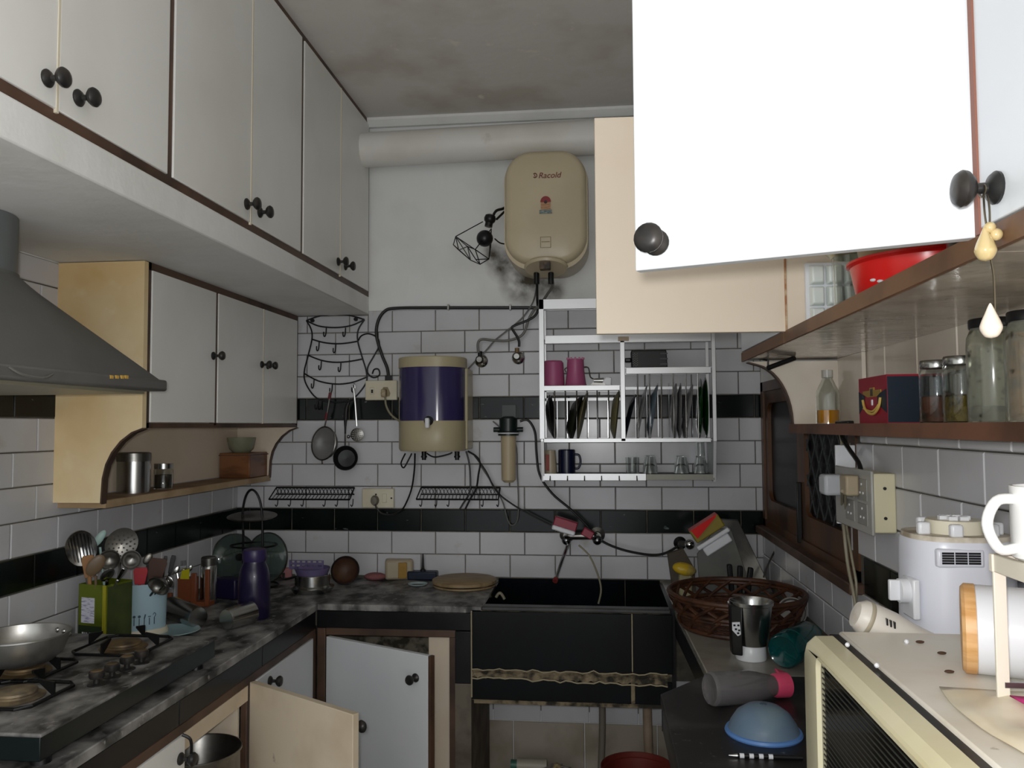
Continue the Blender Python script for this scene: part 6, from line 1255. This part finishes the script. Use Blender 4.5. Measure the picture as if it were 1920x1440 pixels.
MB().lathe(shell([(.030, 0), (.036, .004), (.037, .080)], .004), mc, 32).o('body', mat('white_glaze', '#e6e6e4', .12), t)
MB().tube([mc+V((-.034, 0, .066)), mc+V((-.055, -.004, .064)), mc+V((-.066, -.006, .040)), mc+V((-.054, -.004, .014)), mc+V((-.034, 0, .014))], .0058, 10).o('handle', MATS['white_glaze'], t)
def sheet(name, label, x0, x1, y0, y1, amp, m, seed, z=MZ, cut=None):
    rnd = random.Random(seed); n = 18; ph = [rnd.uniform(0, 6) for _ in range(6)]; vs = []; fs = []
    for i in range(n+1):
        for k in range(n+1):
            u, v = i/n, k/n; e = min(u, 1-u, v, 1-v)*6; e = min(e, 1)
            x = x0+(x1-x0)*u+.012*math.sin(5*v+ph[0]); y = y0+(y1-y0)*v+.012*math.sin(6*u+ph[1])
            zz = abs(math.sin(9*u+4*v+ph[2]))*.5+abs(math.sin(11*v-5*u+ph[3]))*.5
            vs.append((x, y, z+.0015+amp*(.15+.85*e)*zz))
    for i in range(n):
        for k in range(n): fs.append((i*(n+1)+k, (i+1)*(n+1)+k, (i+1)*(n+1)+k+1, i*(n+1)+k+1))
    o = MB().add(vs, fs).o(name, m, label=label, cat='cloth', ang=80); md = o.modifiers.new('thick', 'SOLIDIFY'); md.thickness = .0015; md.offset = 1; return o
sheet('cream_wrapper', 'crumpled cream plastic wrapper on the microwave top', .405, .66, .74, 1.05, .016, mat('cream_wrap', '#ddd3bd', .4, c2='#d0c1a2', sc=6), 3)
sheet('magenta_cloth', 'bright magenta cloth under the plate rack', .440, .66, .72, .975, .014, mat('magenta', '#c02d78', .7, c2='#a81f63', sc=9), 5, MZ+.018)

# ------------------------------------------------------------------ under the sink and in the left cupboard
pipe_m = mat('old_pipe', '#9c8a76', .6, c2='#7d6d5b', sc=8)
for px, lb in ((1128, 'thinner old waste pipe under the sink'), (1213, 'thicker old waste pipe under the sink near the bucket')):
    q = P(px, 1318, Y=3.42); r_ = .014 if px < 1150 else .019; MB().tube([(q.x, 3.42, .51), (q.x+.002, 3.42, .3), (q.x+(-.012 if px < 1150 else .012), 3.42, .0)], r_, 12).o('waste_pipe', pipe_m if px > 1150 else mat('grey_pipe', '#6f675c', .6), label=lb, cat='pipe')
q = P(1195, 1420, Y=3.08); t = T('red_bucket', 'dull red plastic bucket on the floor under the sink', 'bucket', (q.x, 3.08, 0))
zt_ = P(1195, 1412, Y=3.20).z
MB().lathe(shell([(.095, 0), (.128, zt_-.02), (.134, zt_-.018), (.135, zt_)], .004), (q.x, 3.08, 0), 40).o('body', mat('dull_red', '#6f2a22', .5, c2='#5c221c', sc=6), t)
MB().tube([(q.x+.134, 3.08, zt_-.012), (q.x+.15, 3.06, zt_+.012), (q.x+.10, 2.99, zt_+.004)], .004, 6).o('bail', black_p, t)
q = P(1045, 1430, Y=3.42); t = T('crumpled_bag', 'crumpled pale plastic bag on the floor below the sink', 'bag', (q.x, 3.42, 0))
mb = MB().sph((q.x, 3.42, .07), .085, 1, .7, .84, 26, 14)
for p in mb.v: p += V((random.uniform(-.012, .012), random.uniform(-.012, .012), random.uniform(-.008, .008) if p.z > .02 else 0))
mb.o('bag', mat('pale_bag', '#8f8880', .5, c2='#6d6560', sc=9), t)
MB().tube([(q.x-.01, 3.40, .13), (q.x-.005, 3.39, .155), (q.x+.01, 3.40, .145)], .008, 7).o('knot', mat('tan_knot', '#9c8a66', .6), t)
q = P(985, 1432, Y=3.45); t = T('tube_bottle', 'pale bottle with teal cap lying on the floor below the sink', 'bottle', (q.x, 3.45, 0)); zz = P(985, 1428, Y=3.42).z
MB().box(q.x-.06, q.x+.09, 3.42, 3.50, 0, zz-.055).o('carton', mat('grey_carton', '#5d564c', .7), t, bev=.004)
MB().cyl((q.x-.035, 3.46, zz-.03), (q.x+.09, 3.46, zz-.03), .026, n=18).o('body', mat('pale_bottle', '#a9a394', .45), t)
MB().cyl((q.x-.062, 3.46, zz-.03), (q.x-.035, 3.46, zz-.03), .020, n=16).o('cap', mat('teal_cap', '#3e6a5a', .4), t)
q = P(390, 1420, Y=2.24); 
zt_ = P(390, 1406, Y=2.24).z
t = T('steel_stockpot', 'dull steel stockpot inside the open base cupboard', 'pot', (q.x-.03, 2.245, .266))
MB().lathe(shell([(.105, 0), (.112, .01), (.112, zt_-.28), (.118, zt_-.272), (.118, zt_-.266)], .003), (max(q.x-.03, -1.38), 2.245, .266), 40).o('body', steel_d, t)
